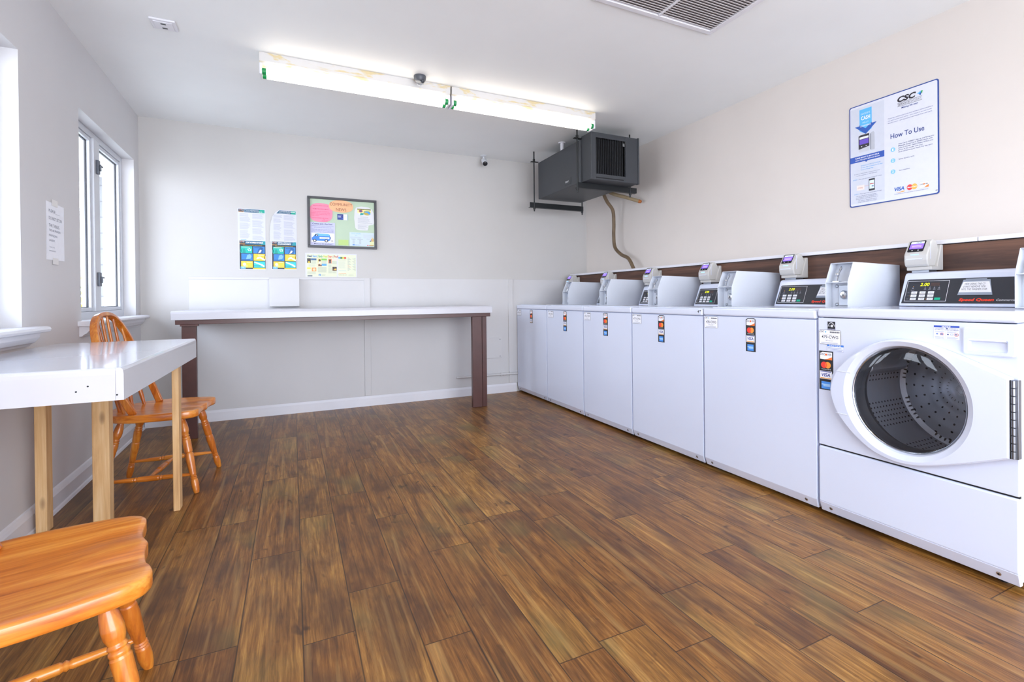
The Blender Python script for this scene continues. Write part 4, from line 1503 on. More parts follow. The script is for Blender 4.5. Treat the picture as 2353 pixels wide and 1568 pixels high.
def virus_sheet_top(name, origin, label, w=0.198, h=0.262, curled=False):
    W, H = w, h
    out = None
    if curled:
        out = [(0, 0), (1, 0), (1, 1), (0.36, 1), (0.22, 0.93), (0.10, 0.78), (0.03, 0.56), (0.0, 0.3)]
    d = Decal(W, H, 0.0006, '#ccced8', out)
    x0 = 0.03 if not curled else 0.30
    if not curled:
        d.rect(0.03, 0.90, 0.22, 0.985, '#3a3a40', 1)
        d.text('C VID', 0.05, 0.935, 0.035, '#e8e8f0', w=0.15, lv=2); d.rect(0.03, 0.885, 0.22, 0.898, '#e0a04a', 1); d.ell(0.100, 0.952, 0.017, 0.013, '#d0605a', 2, 12)
        d.rect(0.24, 0.885, 0.97, 0.985, '#1f5a78', 1); d.poly([(0.75, 0.885), (0.97, 0.885), (0.97, 0.985), (0.8, 0.985)], '#17a08c', 2)
        d.text('What you need to know about', 0.26, 0.945, 0.022, '#ffffff', w=0.5, bold=0.02, lv=3)
        d.text('coronavirus disease 2019 (COVID-19)', 0.26, 0.903, 0.022, '#ffffff', w=0.62, bold=0.02, lv=3)
    else:
        d.poly([(0.25, 0.885), (0.97, 0.885), (0.97, 0.985), (0.36, 0.985)], '#1f5a78', 1); d.rect(0.8, 0.885, 0.97, 0.985, '#17a08c', 2)
        d.text('Lo que necesita saber sobre la enfermedad', 0.36, 0.945, 0.022, '#ffffff', w=0.58, bold=0.02, lv=3)
        d.text('coronavirus 2019 (COVID-19)', 0.34, 0.903, 0.022, '#ffffff', w=0.42, bold=0.02, lv=3)
    lx = 0.07 if not curled else 0.14
    for (a, b, c_, e) in ((lx, .76, .46, .86), (lx, .60, .46, .74), (lx, .36, .46, .57), (lx, .08, .44, .33), (.52, .70, .95, .86), (.52, .44, .95, .66), (.52, .22, .95, .41), (.52, .04, .93, .18)):
        d.bars(a, b, c_, e, max(3, int((e - b) / 0.025)), '#a9adbd', 0.4, 1, 0.3)
    if not curled:
        d.rect(0.1, 0.03, 0.3, 0.045, '#5a9ad8', 2)
    if curled:
        M = d.mb
        M.v = [(x, y, z + 0.014 * (1 - x / W)) for x, y, z in M.v]
    return tag(d.build(name, origin, 'back'), label, 'poster')


def virus_sheet_low(name, origin, label, title, w=0.198, h=0.252):
    d = Decal(w, h, 0.0006, '#ccced8')
    d.rect(0.03, 0.88, 0.23, 0.985, '#3a3a40', 1); d.text('C VID', 0.05, 0.93, 0.04, '#e8e8f0', w=0.16, lv=2); d.rect(0.03, 0.865, 0.23, 0.88, '#e0a04a', 1); d.ell(0.103, 0.949, 0.018, 0.015, '#d0605a', 2, 12)
    d.rect(0.23, 0.865, 0.97, 0.985, '#1d5f80', 1); d.poly([(0.8, 0.865), (0.97, 0.865), (0.97, 0.985), (0.86, 0.985)], '#1a8f9c', 2)
    for i, t in enumerate(title):
        d.text(t, 0.26, 0.905 if len(title) == 1 else 0.935 - i * 0.05, 0.045 if len(title) == 1 else 0.03, '#ffffff', w=0.62 if len(title) == 1 else 0.5, bold=0.03, lv=3)
    d.rect(0.03, 0.03, 0.97, 0.865, '#2c3038', 1)
    d.text('Help prevent the spread of respiratory diseases', 0.15, 0.822, 0.022, '#e4c83c', w=0.7, lv=2)
    cells = [(.07, .565, .48, .80, '#14b4a4'), (.52, .565, .94, .80, '#2f7cc0'), (.09, .315, .50, .55, '#2f7cc0'), (.53, .315, .95, .55, '#e8c440'), (.08, .075, .50, .295, '#e8c440'), (.54, .085, .95, .295, '#35c0c8')]
    for a, b, c_, e, q in cells:
        d.rect(a, b, c_, e, q, 2)
    d.rect(.05, .60, .09, .70, '#14b4a4', 2); d.rect(.93, .36, .97, .48, '#e8c440', 2); d.rect(.5, .03, .96, .07, '#e8c440', 2)
    for p in ((.33, .70), (.38, .72), (.43, .70), (.36, .66), (.42, .66)):
        d.ell(p[0], p[1], 0.025, 0.02, '#c8f0ea', 3, 10)
    d.poly([(.13, .565), (.15, .70), (.20, .72), (.24, .66), (.25, .565)], '#12988c', 3)
    d.poly([(.66, .565), (.70, .70), (.78, .77), (.88, .76), (.90, .66), (.86, .565)], '#245f9c', 3); d.poly([(.70, .57), (.79, .60), (.83, .67), (.77, .69)], '#e8f0fa', 4)
    d.poly([(.26, .36), (.30, .50), (.40, .54), (.46, .47), (.42, .38)], '#7db2e4', 3); d.rect(.07, .335, .40, .355, '#1f4f84', 3)
    d.poly([(.76, .40), (.93, .32), (.95, .32), (.95, .37), (.80, .44)], '#fbf6dc', 3); d.poly([(.63, .37), (.68, .37), (.82, .42), (.78, .46), (.68, .44)], '#fbf6dc', 4)
    d.ell(.20, .19, .06, .05, '#fbf2c8', 3); d.poly([(.16, .11), (.16, .15), (.30, .17), (.32, .11)], '#f0d874', 2.5)
    d.poly([(.55, .25), (.78, .17), (.84, .20), (.56, .29)], '#e8fafa', 3); d.poly([(.77, .175), (.90, .10), (.94, .14), (.83, .21)], '#e8fafa', 3.5); d.rect(.54, .12, .78, .155, '#159c9c', 3)
    d.rect(.06, .04, .24, .11, '#6cb4ec', 3); d.text('CDC', .11, .058, .03, '#eaf4ff', w=.08, lv=4)
    for a, b, c_ in ((.1, .765, .40), (.56, .75, .86), (.70, .50, .90), (.28, .255, .46)):
        d.rect(a, b, c_, b + .012, '#1d3a56' if a > .5 and b > .6 else '#f4f4e0', 3)
    return tag(d.build(name, origin, 'back'), label, 'poster')


WB = -0.0012
virus_sheet_top('poster', (-3.299, WB, 1.449), 'white printed health sheet with teal heading, leftmost of the four, upper', 0.198, 0.263)
virus_sheet_low('poster', (-3.294, WB - 0.001, 1.211), 'left STOP THE SPREAD OF GERMS poster in six coloured panels', ['STOP THE SPREAD OF GERMS'], 0.196, 0.242)
virus_sheet_top('poster', (-3.071, WB, 1.449), 'white health sheet with its upper left corner curled down', 0.201, 0.267, True)
virus_sheet_low('poster', (-3.062, WB - 0.001, 1.214), 'right coloured poster headed in Spanish below the curled sheet', ['DETENGA LA PROPAGACION', 'DE LOS MICROBIOS'], 0.192, 0.240)

# community board
X0, X1, Z0, Z1 = -2.786, -2.220, 1.411, 1.852
nb = thing('notice_board', 'black framed community news board on the back wall', 'notice board', (-2.503, 0, 1.6315))
f = MB(); t_ = 0.020
hw, hh = (X1 - X0) / 2, (Z1 - Z0) / 2
for q in ((-hw, hw, hh - t_, hh), (-hw, hw, -hh, -hh + t_), (-hw, -hw + t_, -hh + t_, hh - t_), (hw - t_, hw, -hh + t_, hh - t_)):
    f.box(q[0], q[1], -0.022, 0, q[2], q[3])
f.build('frame', paint('black_frame', '#33343a', 0.4), nb, bevel=0.002)
f = MB(); f.box(-hw + t_, hw - t_, -0.008, 0.0, -hh + t_, hh - t_)
f.build('backing', paint('pale_green_backing', '#b8ccb4', 0.7, 0, 0.02), nb)
GP = 'papers pinned on the community board'
BX, BZ, BW, BH = -2.766, 1.431, 0.526, 0.401     # inner area


def board_paper(u, v, w, h, base, label, outline=None, draw=None, lv=0, cat='notice'):
    d = Decal(w * BW, h * BH, 0.0004, base, outline)
    if draw:
        draw(d)
    return tag(d.build('pinned_paper', (BX + u * BW, -0.0095 - lv * 0.0012, BZ + v * BH), 'back'), label, cat, GP)


def oval(n=36, p=2.4):
    L = []
    for k in range(n):
        a = 2 * math.pi * k / n
        L.append((0.5 + 0.5 * math.copysign(abs(math.cos(a)) ** (2 / p), math.cos(a)), 0.5 + 0.5 * math.copysign(abs(math.sin(a)) ** (2 / p), math.sin(a))))
    return L


def dr_title(d):
    d.text('COMMUNITY', 0.035, 0.54, 0.23, '#8a4a34', w=0.93, lv=2)
    d.text('NEWS', 0.29, 0.12, 0.23, '#8a4a34', w=0.42, lv=2)


def dr_pink(d):
    c = '#d84a78'
    d.text('MISSOULA SENIOR NUTRITION', 0.17, 0.84, 0.045, c, w=0.64, bold=0.02, lv=2)
    d.text('HOME DELIVERED MEALS', 0.15, 0.66, 0.055, c, w=0.68, bold=0.02, lv=2)
    d.text('IF YOU OR SOMEONE YOU KNOW IS A', 0.09, 0.53, 0.04, c, w=0.76, lv=2)
    d.text('RETIREE IF AND OR OLDER AND COULD', 0.09, 0.455, 0.04, c, w=0.80, lv=2)
    d.text('BENEFIT FROM A HOME DELIVERED MEAL', 0.09, 0.38, 0.04, c, w=0.82, lv=2)
    d.text('PLEASE CONTACT:', 0.09, 0.31, 0.04, c, w=0.34, lv=2)
    d.text('CONTACT OR REFER 1-800-755-2903', 0.11, 0.185, 0.045, c, w=0.70, bold=0.01, lv=2)
    d.text('OR', 0.60, 0.12, 0.04, c, w=0.06, lv=2)
    d.text('706-802-5507', 0.53, 0.05, 0.04, c, w=0.26, lv=2)


def dr_card(d):
    d.rect(0, 0, 0.58, 1, '#2c3c8c', 1); d.bars(0.07, 0.4, 0.5, 0.78, 4, '#c8d0ec', 0.4, 2, 0.5); d.rect(0.42, 0.12, 0.52, 0.26, '#3f7be0', 2)
    d.bars(0.64, 0.3, 0.93, 0.8, 3, '#c8cee0', 0.25, 1); d.rect(0.955, 0, 1, 1, '#5a9ac0', 1)


def dr_white(d):
    d.rect(0.16, 0.72, 0.83, 0.90, '#e6e0a0', 1); d.rect(0.16, 0.86, 0.83, 0.91, '#8a8a50', 2)
    for x in (0.36, 0.44, 0.70, 0.78):
        d.ell(x, 0.885, 0.018, 0.014, '#2a2a2a', 3, 10)
    d.ell(0.33, 0.81, 0.10, 0.055, '#d87030', 2); d.ell(0.33, 0.81, 0.075, 0.040, '#5a4a80', 3)
    d.poly([(.24, .68), (.30, .63), (.46, .66), (.48, .72), (.34, .74)], '#1f9c98', 3); d.ell(.27, .69, .04, .035, '#e8f4f0', 4, 12)
    d.ell(.64, .73, .17, .09, '#b8a850', 3); d.ell(.64, .78, .17, .05, '#7a9a30', 2); d.poly([(.50, .77), (.60, .81), (.74, .80), (.82, .72), (.80, .68), (.70, .70), (.66, .76), (.56, .76)], '#3f9ce8', 5)
    d.bars(0.3, 0.555, 0.7, 0.58, 1, '#9a9ea8', 0.7, 1, 0)
    d.bars(0.18, 0.30, 0.92, 0.54, 7, '#a4a8b2', 0.3, 1, 0.35)
    d.bars(0.18, 0.06, 0.70, 0.27, 5, '#a4a8b2', 0.3, 1, 0.4)


def dr_van(d):
    n = '#4a4a80'
    d.text('Come join the fun!', 0.09, 0.905, 0.06, '#38386a', w=0.80, bold=0.02, lv=2)
    for i, (t, x, w) in enumerate((('Northbound Church is excited to announce our van', .05, .88), ('will be coming each week to pick you up!', .15, .68), ('Wednesday nights pick up 5:45 drop at 8:15', .05, .88), ('Sunday mornings pick up 9:15 drop at 12:00', .05, .88), ('Every Wednesday Nights - Everyone Welcome There', .05, .88))):
        d.text(t, x, (.83, .765, .675, .62, .56)[i], 0.03, n, w=w, lv=2)
    d.rect(0.05, 0.13, 0.96, 0.53, '#f2f3fc', 1)
    d.poly([(.06, .22), (.06, .32), (.12, .37), (.20, .49), (.27, .515), (.70, .50), (.78, .47), (.80, .36), (.80, .22), (.72, .19), (.12, .19)], '#3a80e0', 2)
    d.poly([(.14, .40), (.20, .48), (.27, .505), (.70, .49), (.77, .465), (.78, .40)], '#6ab4f0', 3)
    d.poly([(.16, .40), (.21, .475), (.31, .475), (.31, .40)], '#22262e', 4); d.poly([(.22, .41), (.26, .46), (.29, .46), (.27, .41)], '#e8ecf4', 5)
    d.rect(.37, .285, .76, .355, '#f4f4fa', 4); d.bars(.42, .30, .72, .34, 1, '#8a8e9a', .5, 5, 0)
    for x in (.17, .64):
        d.ell(x, .195, .075, .062, '#22242c', 5); d.ell(x, .195, .04, .034, '#d8dae4', 6)
    d.ell(.80, .33, .025, .05, '#22242c', 1); d.ell(.87, .20, .03, .022, '#22242c', 2); d.ell(.94, .20, .012, .01, '#22242c', 2)
    d.text('Meet at the pavilion!', 0.15, 0.035, 0.055, '#38386a', w=0.73, bold=0.02, lv=2)


def dr_food(d):
    d.text('FOOD DROPS', 0.08, 0.86, 0.10, '#9cc8ec', w=0.36, bold=0.02, lv=2); d.text('2020', 0.22, 0.75, 0.05, '#6ab0e4', w=0.09, lv=2)
    d.bars(0.02, 0.57, 0.52, 0.70, 3, '#a8b0ba', 0.3, 1, 0.2)
    d.bars(0.55, 0.60, 0.98, 0.88, 6, '#bcc4cc', 0.4, 1, 0.05); d.bars(0.68, 0.53, 0.9, 0.57, 1, '#a8b0ba', .6, 1)
    d.bars(0.07, 0.50, 0.24, 0.54, 1, '#8a929c', .6, 1, 0); d.bars(0.31, 0.50, 0.54, 0.54, 1, '#8a929c', .6, 1, 0)
    for i in range(7):
        d.rect(.12, .44 - i * .045, .20, .455 - i * .045, '#98a0aa', 1); d.rect(.38, .44 - i * .045, .46, .455 - i * .045, '#98a0aa', 1)
    d.rect(.12, .06, .20, .13, '#2a78c8', 1); d.text('Feeding America', .21, .07, .05, '#3a8cd8', w=.22, bold=.02, lv=2)
    d.rect(.83, .10, .99, .38, '#d8dca8', 1)
    for x, c, t in ((.85, '#d84a3a', .44), (.88, '#c8783a', .56), (.915, '#e8c838', .66), (.945, '#b88838', .60), (.97, '#e0b048', .54)):
        d.poly([(x - .012, .37), (x + .012, .37), (x + .02, t), (x, t + .03)], c, 2)
    d.ell(.84, .39, .03, .04, '#3a9a58', 2, 10); d.ell(.865, .42, .025, .03, '#3a6ac8', 3, 10)
    d.ell(.735, .075, .03, .035, '#d8382c', 1, 12); d.rect(.79, .04, .98, .11, '#b89858', 2)


board_paper(0.285, 0.735, 0.375, 0.265, '#eeb486', 'orange oval headed COMMUNITY NEWS at the top of the board', oval(36, 2.4), dr_title, 2)
board_paper(-0.01, 0.505, 0.350, 0.405, '#ea8aa6', 'pink oval sheet with red print at the left of the board', oval(36, 2.8), dr_pink, 1)
board_paper(0.412, 0.575, 0.163, 0.125, '#eef0f8', 'small blue and white business card under the orange oval', None, dr_card, 1)
board_paper(0.675, 0.365, 0.325, 0.53, '#d6d8dc', 'white cut-out sheet with cartoon washers at the right of the board',
            [(.05, .10), (.12, .03), (.30, .0), (.66, .0), (.70, .10), (.71, .22), (.95, .26), (1.0, .34), (.97, .75), (.88, .90), (.70, .99), (.35, 1.0), (.10, .95), (.02, .80), (.0, .5)], dr_white, 1)
board_paper(0.0, 0.005, 0.375, 0.492, '#bfc2e0', 'lavender flyer with a blue van at the lower left of the board', None, dr_van, 1)
board_paper(0.425, 0.02, 0.155, 0.12, '#b4cf7e', 'blank yellow green note at the bottom of the board', None, None, 1)
board_paper(0.600, 0.01, 0.395, 0.305, '#c4d4dc', 'pale blue FOOD DROPS flyer at the lower right of the board', None, dr_food, 0)


# head start brochure
d = Decal(0.415, 0.207, 0.0008, '#cfd0d8')
d.rect(0.03, 0.02, 0.60, 0.955, '#d4d9bc', 1); d.rect(0.625, 0.02, 0.985, 0.955, '#d6dbc0', 1)
xx = 0.04
for wrd, c, w_ in (('Head', '#4a5a78', .085), ('Start', '#5a9ad0', .08), ('|', '#6a6a6a', .004), ('Early', '#5aa070', .08), ('Head', '#c8c848', .08), ('Start', '#d8604a', .08), ('|', '#8a6a6a', .004), ('Pre-K', '#b84a40', .09)):
    d.text(wrd, xx, 0.83, 0.09, c, w=w_, bold=0.03, lv=2)
    xx += w_ + 0.0135
cols = [(.035, '#345c8c', '#20303a'), (.235, '#7ac050', '#d8c878'), (.435, '#f0d0c4', '#d8906a')]
for i, (x, hc, pc_) in enumerate(cols):
    d.rect(x + .07, .70, x + .175, .775, hc, 2); d.rect(x, .58, x + .068, .775, pc_, 2)
    d.ell(x + .035, .70, .022, .05, '#4a3a34', 3, 12); d.poly([(x + .012, .585), (x + .02, .66), (x + .05, .66), (x + .058, .585)], ('#e0c040', '#e8e8f0', '#5a5a68')[i], 3)
    d.bars(x + .075, .56, x + .175, .69, 6, '#aab0a4', .4, 2, .15)
d.bars(.06, .44, .205, .55, 4, '#b4b8a8', .35, 2, .3)
d.rect(.032, .33, .10, .40, '#e0d050', 2); d.rect(.12, .24, .205, .395, '#d89058', 2); d.ell(.165, .31, .025, .055, '#f0c8a0', 3, 14)
d.bars(.035, .12, .205, .235, 6, '#aab0a4', .4, 2, .1)
d.rect(.235, .435, .31, .56, '#d8b890', 2); d.ell(.262, .50, .018, .035, '#3a2a24', 3, 12); d.ell(.295, .49, .015, .03, '#3a3a44', 3, 12)
d.rect(.31, .475, .405, .56, '#58a8e4', 2); d.text('Early Head', .325, .50, .03, '#1f5ca8', w=.065, lv=3); d.bars(.235, .2, .405, .43, 11, '#a4aa9e', .42, 2, .06)
d.bars(.435, .40, .50, .54, 6, '#aab0a4', .4, 2, .1); d.rect(.515, .27, .598, .44, '#6a4a38', 2); d.ell(.54, .39, .02, .04, '#1c1c20', 3, 12); d.ell(.57, .33, .022, .035, '#e8b840', 3, 12); d.ell(.585, .40, .016, .04, '#2a2420', 3, 12)
d.bars(.435, .17, .51, .38, 8, '#aab0a4', .42, 2, .1); d.bars(.51, .17, .598, .26, 4, '#aab0a4', .42, 2, .1)
d.rect(.25, .05, .292, .13, '#3a7ab8', 2); d.text('f', .266, .055, .06, '#e8f0fa', w=.013, bold=.05, lv=3); d.bars(.305, .06, .39, .12, 3, '#a4aa9e', .4, 2)
d.rect(.04, .03, .13, .065, '#2a3a68', 2)
for i, c in enumerate(('#5aa0d8', '#58784a', '#c8c448', '#d05048')):
    d.rect(.635 + i * .038, .78, .673 + i * .038, .865, c, 2)
d.bars(.635, .72, .785, .76, 2, '#b0b4a8', .4, 2, .05); d.bars(.635, .38, .785, .69, 13, '#c0c4b8', .4, 2, .25); d.rect(.635, .27, .785, .28, '#8ab4c8', 2); d.rect(.635, .15, .785, .17, '#d89868', 2)
d.text('headstartpk.com', .635, .09, .03, '#7a8a48', w=.16, bold=.02, lv=2)
for i in range(16):
    y_ = .83 - i * .036
    d.rect(.815, y_, .815 + .03 + .02 * ((i * 7) % 3), y_ + .012, '#d88858' if i in (0, 9, 11) else '#9aa09a', 2)
    d.rect(.985 - .035 - .02 * ((i * 5) % 3), y_ - .01, .975, y_ + .002, '#78b4d0' if i in (0, 8) else '#9aa09a', 2)
d.frame(.81, .05, .975, .16, .0008, '#c8cc90', 2); d.bars(.83, .07, .955, .13, 3, '#b0b8a0', .3, 3)
tag(d.build('brochure', (-2.807, -0.0012, 1.157), 'back'), 'cream printed sheet with coloured headings and small photos below the board', 'poster')

# ------------------------------------------------------------------ instruction sign on the right wall
W, H = 0.455, 0.578


def rrect(r, asp):
    L = []
    for cx, cy, a0 in ((1 - r, 1 - r * asp, 0), (r, 1 - r * asp, 90), (r, r * asp, 180), (1 - r, r * asp, 270)):
        for q in range(6):
            a = math.radians(a0 + 18 * q)
            L.append((cx + r * math.cos(a), cy + r * asp * math.sin(a)))
    return L


NAVY = '#2c4a94'
d = Decal(W, H, 0.003, NAVY, rrect(0.025, W / H))
s_ = 0.012
d.poly([(s_ + x * (1 - 2 * s_), s_ * W / H + y * (1 - 2 * s_ * W / H)) for x, y in rrect(0.02, W / H)], '#d9dce6', 1)
d.rect(s_, 0.03, 0.425, 0.97, '#cdd2de', 2)
d.poly([(.13, .947), (.28, .947), (.28, .74), (.205, .70), (.13, .74)], '#5fb8ee', 3)
d.poly([(.13, .80), (.205, .755), (.28, .80), (.28, .79), (.339, .79), (.207, .699), (.072, .79), (.13, .79)], '#2f5bb0', 4)
d.text('GOODBYE', .148, .893, .017, '#d8effc', w=.115, lv=6); d.text('CASH', .152, .842, .036, '#ffffff', w=.11, bold=.02, lv=6)
d.text('HELLO', .168, .808, .014, '#d8effc', w=.075, lv=6); d.text('CONVENIENCE', .140, .776, .014, '#ffffff', w=.13, bold=.02, lv=6)
d.poly([(.118, .545), (.118, .69), (.14, .70), (.245, .70), (.25, .545), (.24, .53), (.13, .53)], '#c6cad4', 3)
d.poly([(.118, .56), (.118, .69), (.14, .698), (.248, .698), (.25, .575)], '#33333a', 4); d.rect(.129, .605, .241, .652, '#6a52c0', 5); d.rect(.129, .657, .241, .678, '#e4e8f0', 5)
d.rect(.15, .58, .162, .588, '#e0e0e8', 5); d.rect(.205, .58, .217, .588, '#e0e0e8', 5)
d.poly([(.268, .53), (.268, .70), (.30, .705), (.312, .69), (.312, .53)], '#b8bcc6', 3); d.poly([(.262, .535), (.262, .69), (.27, .69), (.27, .535)], '#6a6e78', 4)
d.rect(s_, .437, .425, .496, '#3358b0', 3); d.poly([(.19, .438), (.23, .438), (.21, .425)], '#3358b0', 3)
d.text('PLEASE REPORT A SERVICE ISSUE', .075, .472, .011, '#ffffff', w=.29, bold=.02, lv=4); d.text('USING THE SIMPLE METHOD BELOW', .075, .450, .011, '#ffffff', w=.30, bold=.02, lv=4)
for i, t in enumerate(('Download the CSC ServiceWorks', 'Service App. Available on the App', 'Store or Google Play')):
    d.text(t, .145, .392 - i * .020, .010, '#5aaee6', w=(.235, .26, .15)[i], lv=4)
d.text('Or use our online service request at cscsw.com', .06, .318, .008, '#6e769c', w=.31, lv=4); d.text('or call us toll-free at 1 877 264 6622', .09, .300, .008, '#6e769c', w=.25, lv=4)
d.text('STEP 1', .045, .262, .010, '#5aaee6', w=.06, lv=4); d.text('First, take note of the machine ID number.', .12, .262, .009, '#6e769c', w=.28, lv=4)
d.rect(.089, .158, .186, .208, '#e4ddd8', 3); d.text('CWG', .105, .175, .012, '#d88a6a', w=.06, lv=4); d.rect(.186, .190, .239, .192, '#e0a090', 3)
d.rect(.239, .137, .312, .252, '#34353c', 3); d.rect(.246, .155, .305, .236, '#d8ebf8', 4); d.rect(.252, .198, .30, .206, '#c84a48', 5); d.rect(.276, .174, .298, .182, '#3a5a9c', 5)
d.text('STEP 2', .06, .118, .010, '#5aaee6', w=.06, lv=4); d.text('Then, report the service issue through', .13, .118, .009, '#6e769c', w=.26, lv=4)
for i, t in enumerate(('CSC ServiceWorks Service Request App:', 'scan the barcode on the Machine ID decal', '(license plate), or type in the ID number or', 'CSC website: Submit the request', 'using the ID number from Step 1')):
    d.text(t, .08 if i < 3 else .105, (.098, .084, .070, .052, .038)[i], .008, '#626c94', w=(.25, .26, .27, .23, .23)[i], lv=4)
d.text('CSC', .575, .903, .046, '#2c2830', w=.20, bold=.045, shear=.22, lv=3)
d.poly([(.785, .925), (.835, .945), (.815, .915)], '#5ab4ea', 3); d.poly([(.805, .917), (.835, .935), (.82, .90)], '#2c5aa8', 4); d.poly([(.825, .94), (.845, .94), (.835, .912)], '#5ab860', 4)
d.rect(.577, .892, .835, .8945, '#2c2830', 3); d.text('SERVICE', .579, .868, .019, '#3c3840', w=.13, lv=3); d.text('WORKS', .715, .868, .019, '#9a98a2', w=.115, lv=3); d.rect(.577, .860, .835, .8625, '#2c2830', 3)
d.text('Making life easy', .618, .836, .016, NAVY, w=.18, bold=.015, shear=.25, lv=3)
for i, (t, w_) in enumerate((('Featuring cashless payments and wireless communications', .475), ('No cash means more safety - since there is no cash in the', .465), ('laundry room - and decreased downtime from coin jams.', .47))):
    d.text(t, .468, .772 - i * .021, .010, '#6e77a6', w=w_, shear=.2, lv=3)
d.text('How To Use', .497, .583, .045, '#2f4688', w=.36, bold=.01, lv=3)
for i, (n_, y_) in enumerate((('1', .478), ('2', .376), ('3', .273))):
    d.ell(.523, y_, .026, .026 * W / H, '#86c8f4', 3); d.text(n_, .515, y_ - .011, .022, '#f4f8ff', w=.014, bold=.02, lv=4)
for i, (t, w_, bo) in enumerate((('Chip Cards: INSERT chip up and facing you', .37, .01), ('Magnetic Stripe Card: SWIPE down with', .355, .015), ('stripe to the left  Digital Wallet: HOLD your', .365, .01), ('phone at the reader with your', .26, 0), ('Android/Samsung or Apple Pay app open.', .36, 0))):
    d.text(t, .583, .513 - i * .0185, .0105, '#46527f', w=w_, bold=bo, lv=3)
d.text('Select laundry cycle.', .586, .372, .0105, '#46527f', w=.17, lv=3); d.text('Start machine.', .588, .268, .0105, '#46527f', w=.12, lv=3)
d.text('VISA', .536, .088, .032, '#3566b8', w=.11, bold=.03, shear=.2, lv=3); d.poly([(.545, .068), (.60, .074), (.65, .080), (.645, .070)], '#e8a840', 3)
d.ell(.703, .100, .031, .026, '#e0484a', 3); d.ell(.752, .100, .031, .026, '#eebb5a', 4); d.text('MasterCard', .680, .095, .010, '#ffffff', w=.095, bold=.03, lv=5)
d.rect(.806, .074, .90, .126, '#ffffff', 4); d.frame(.806, .074, .90, .126, .0008, '#b8bcc8', 5); d.text('DISC VER', .811, .100, .012, '#4a4a54', w=.083, bold=.02, lv=5); d.ell(.853, .106, .008, .0065, '#ee7a2c', 6, 12); d.poly([(.85, .076), (.898, .076), (.898, .10)], '#ee8a3a', 5)
d.text('ChargePoint accepts credit cards and signature debit cards.', .535, .055, .008, '#6e77a6', w=.36, lv=3); d.rect(.965, .03, .985, .035, '#3a3a44', 3)
tag(d.build('instruction_sign', (-0.004, -2.960, 1.463), 'right'), 'white and blue How To Use payment sign on the right wall', 'sign')

# ------------------------------------------------------------------ paper on the left wall
pw, ph = 0.213, 0.268
d = Decal(pw, ph, 0.0006, '#eceef6', [(0.0, 0.0), (1.0, 0.02), (0.985, 0.5), (1.0, 1.0), (0.0, 1.0), (0.02, 0.55)])
for t, y_, h_, w_ in (('PLEASE____', .83, .050, .60), ('DO NOT SIT ON', .70, .055, .72), ('THE TABLES.', .575, .055, .58), ('THEY ARE PROVIDED', .50, .036, .64), ('FOR FOLDING', .41, .036, .45), ('LAUNDRY.', .325, .036, .32), ('THANK YOU,', .215, .022, .30), ('MANAGEMENT', .15, .022, .36)):
    d.text(t, .13, y_, h_, '#7c8090' if h_ > .03 else '#8c90a0', w=w_, lv=2)
o = d.build('paper_sign', (WALL_L + 0.0318, -1.722, 1.157), 'left')
o.rotation_euler.z = SKL
tag(o, 'white PLEASE DO NOT SIT ON THE TABLES sheet between the two windows', 'sign')
for q in ((0.06, 0.13, 0.255, 0.285), (0.065, 0.13, -0.018, 0.012)):
    tp = MB(); tp.box(0.0012, 0.0018, *q)
    tp.build('tape', paint('masking_tape', '#e4e2e0', 0.5), o)

# ------------------------------------------------------------------ ceiling things
M_TUBE = glow('fluorescent_tube', '#fff8ee', TUBE_POWER)
def stain_mat():
    t = NT('fixture_enamel')
    v = t.coord('Object', (3.0, 9.0, 9.0))
    f = t.ramp(t.noise(v, 1.6, 4, 0.6, 0.8), [(0.50, 0.0), (0.58, 1.0)])
    t.set(col=t.mix(f, lin('#cfcdcb'), lin('#cdbd94')), rough=0.4)
    return t.m


M_STAIN = stain_mat()


def fixture(x0, x1, yc, label):
    root = thing('fluorescent_light', label, 'ceiling light', ((x0 + x1) / 2, yc, HC), 0, 'fluorescent strip lights')
    hl = (x1 - x0) / 2 - 0.004
    h = MB(); h.prism([(-0.052, 0.0), (-0.052, -0.048), (-0.040, -0.060), (0.040, -0.060), (0.052, -0.048), (0.052, 0.0)], -hl, hl, 'x')
    h.build('housing', M_STAIN, root, bevel=0.001)
    for s in (-1, 1):
        e = MB(); e.box(s * hl, s * (hl - 0.014), -0.050, 0.050, -0.058, -0.122)
        e.build('lamp_holder', M_TRIM, root, bevel=0.004)
    for y in (-0.030, 0.030):
        t = MB(); t.tube([(-hl + 0.030, y, -0.100), (hl - 0.030, y, -0.100)], 0.0175, 20)
        tu = t.build('tube', M_TUBE, root)
        for s in (-1, 1):
            c = MB(); c.tube([(s * (hl - 0.012), y, -0.100), (s * (hl - 0.034), y, -0.100)], 0.0185, 20)
            c.build('end_cap', M_GREEN, tu)
    return root


fixture(-3.065, -1.958, -1.478, 'white twin-tube strip light on the ceiling, left of the pair')
fixture(-1.956, -0.832, -1.478, 'white twin-tube strip light on the ceiling, right of the pair')
fixture(-3.065, -1.958, -4.45, 'white twin-tube strip light on the ceiling behind the camera, left one')
fixture(-1.956, -0.832, -4.45, 'white twin-tube strip light on the ceiling behind the camera, right one')

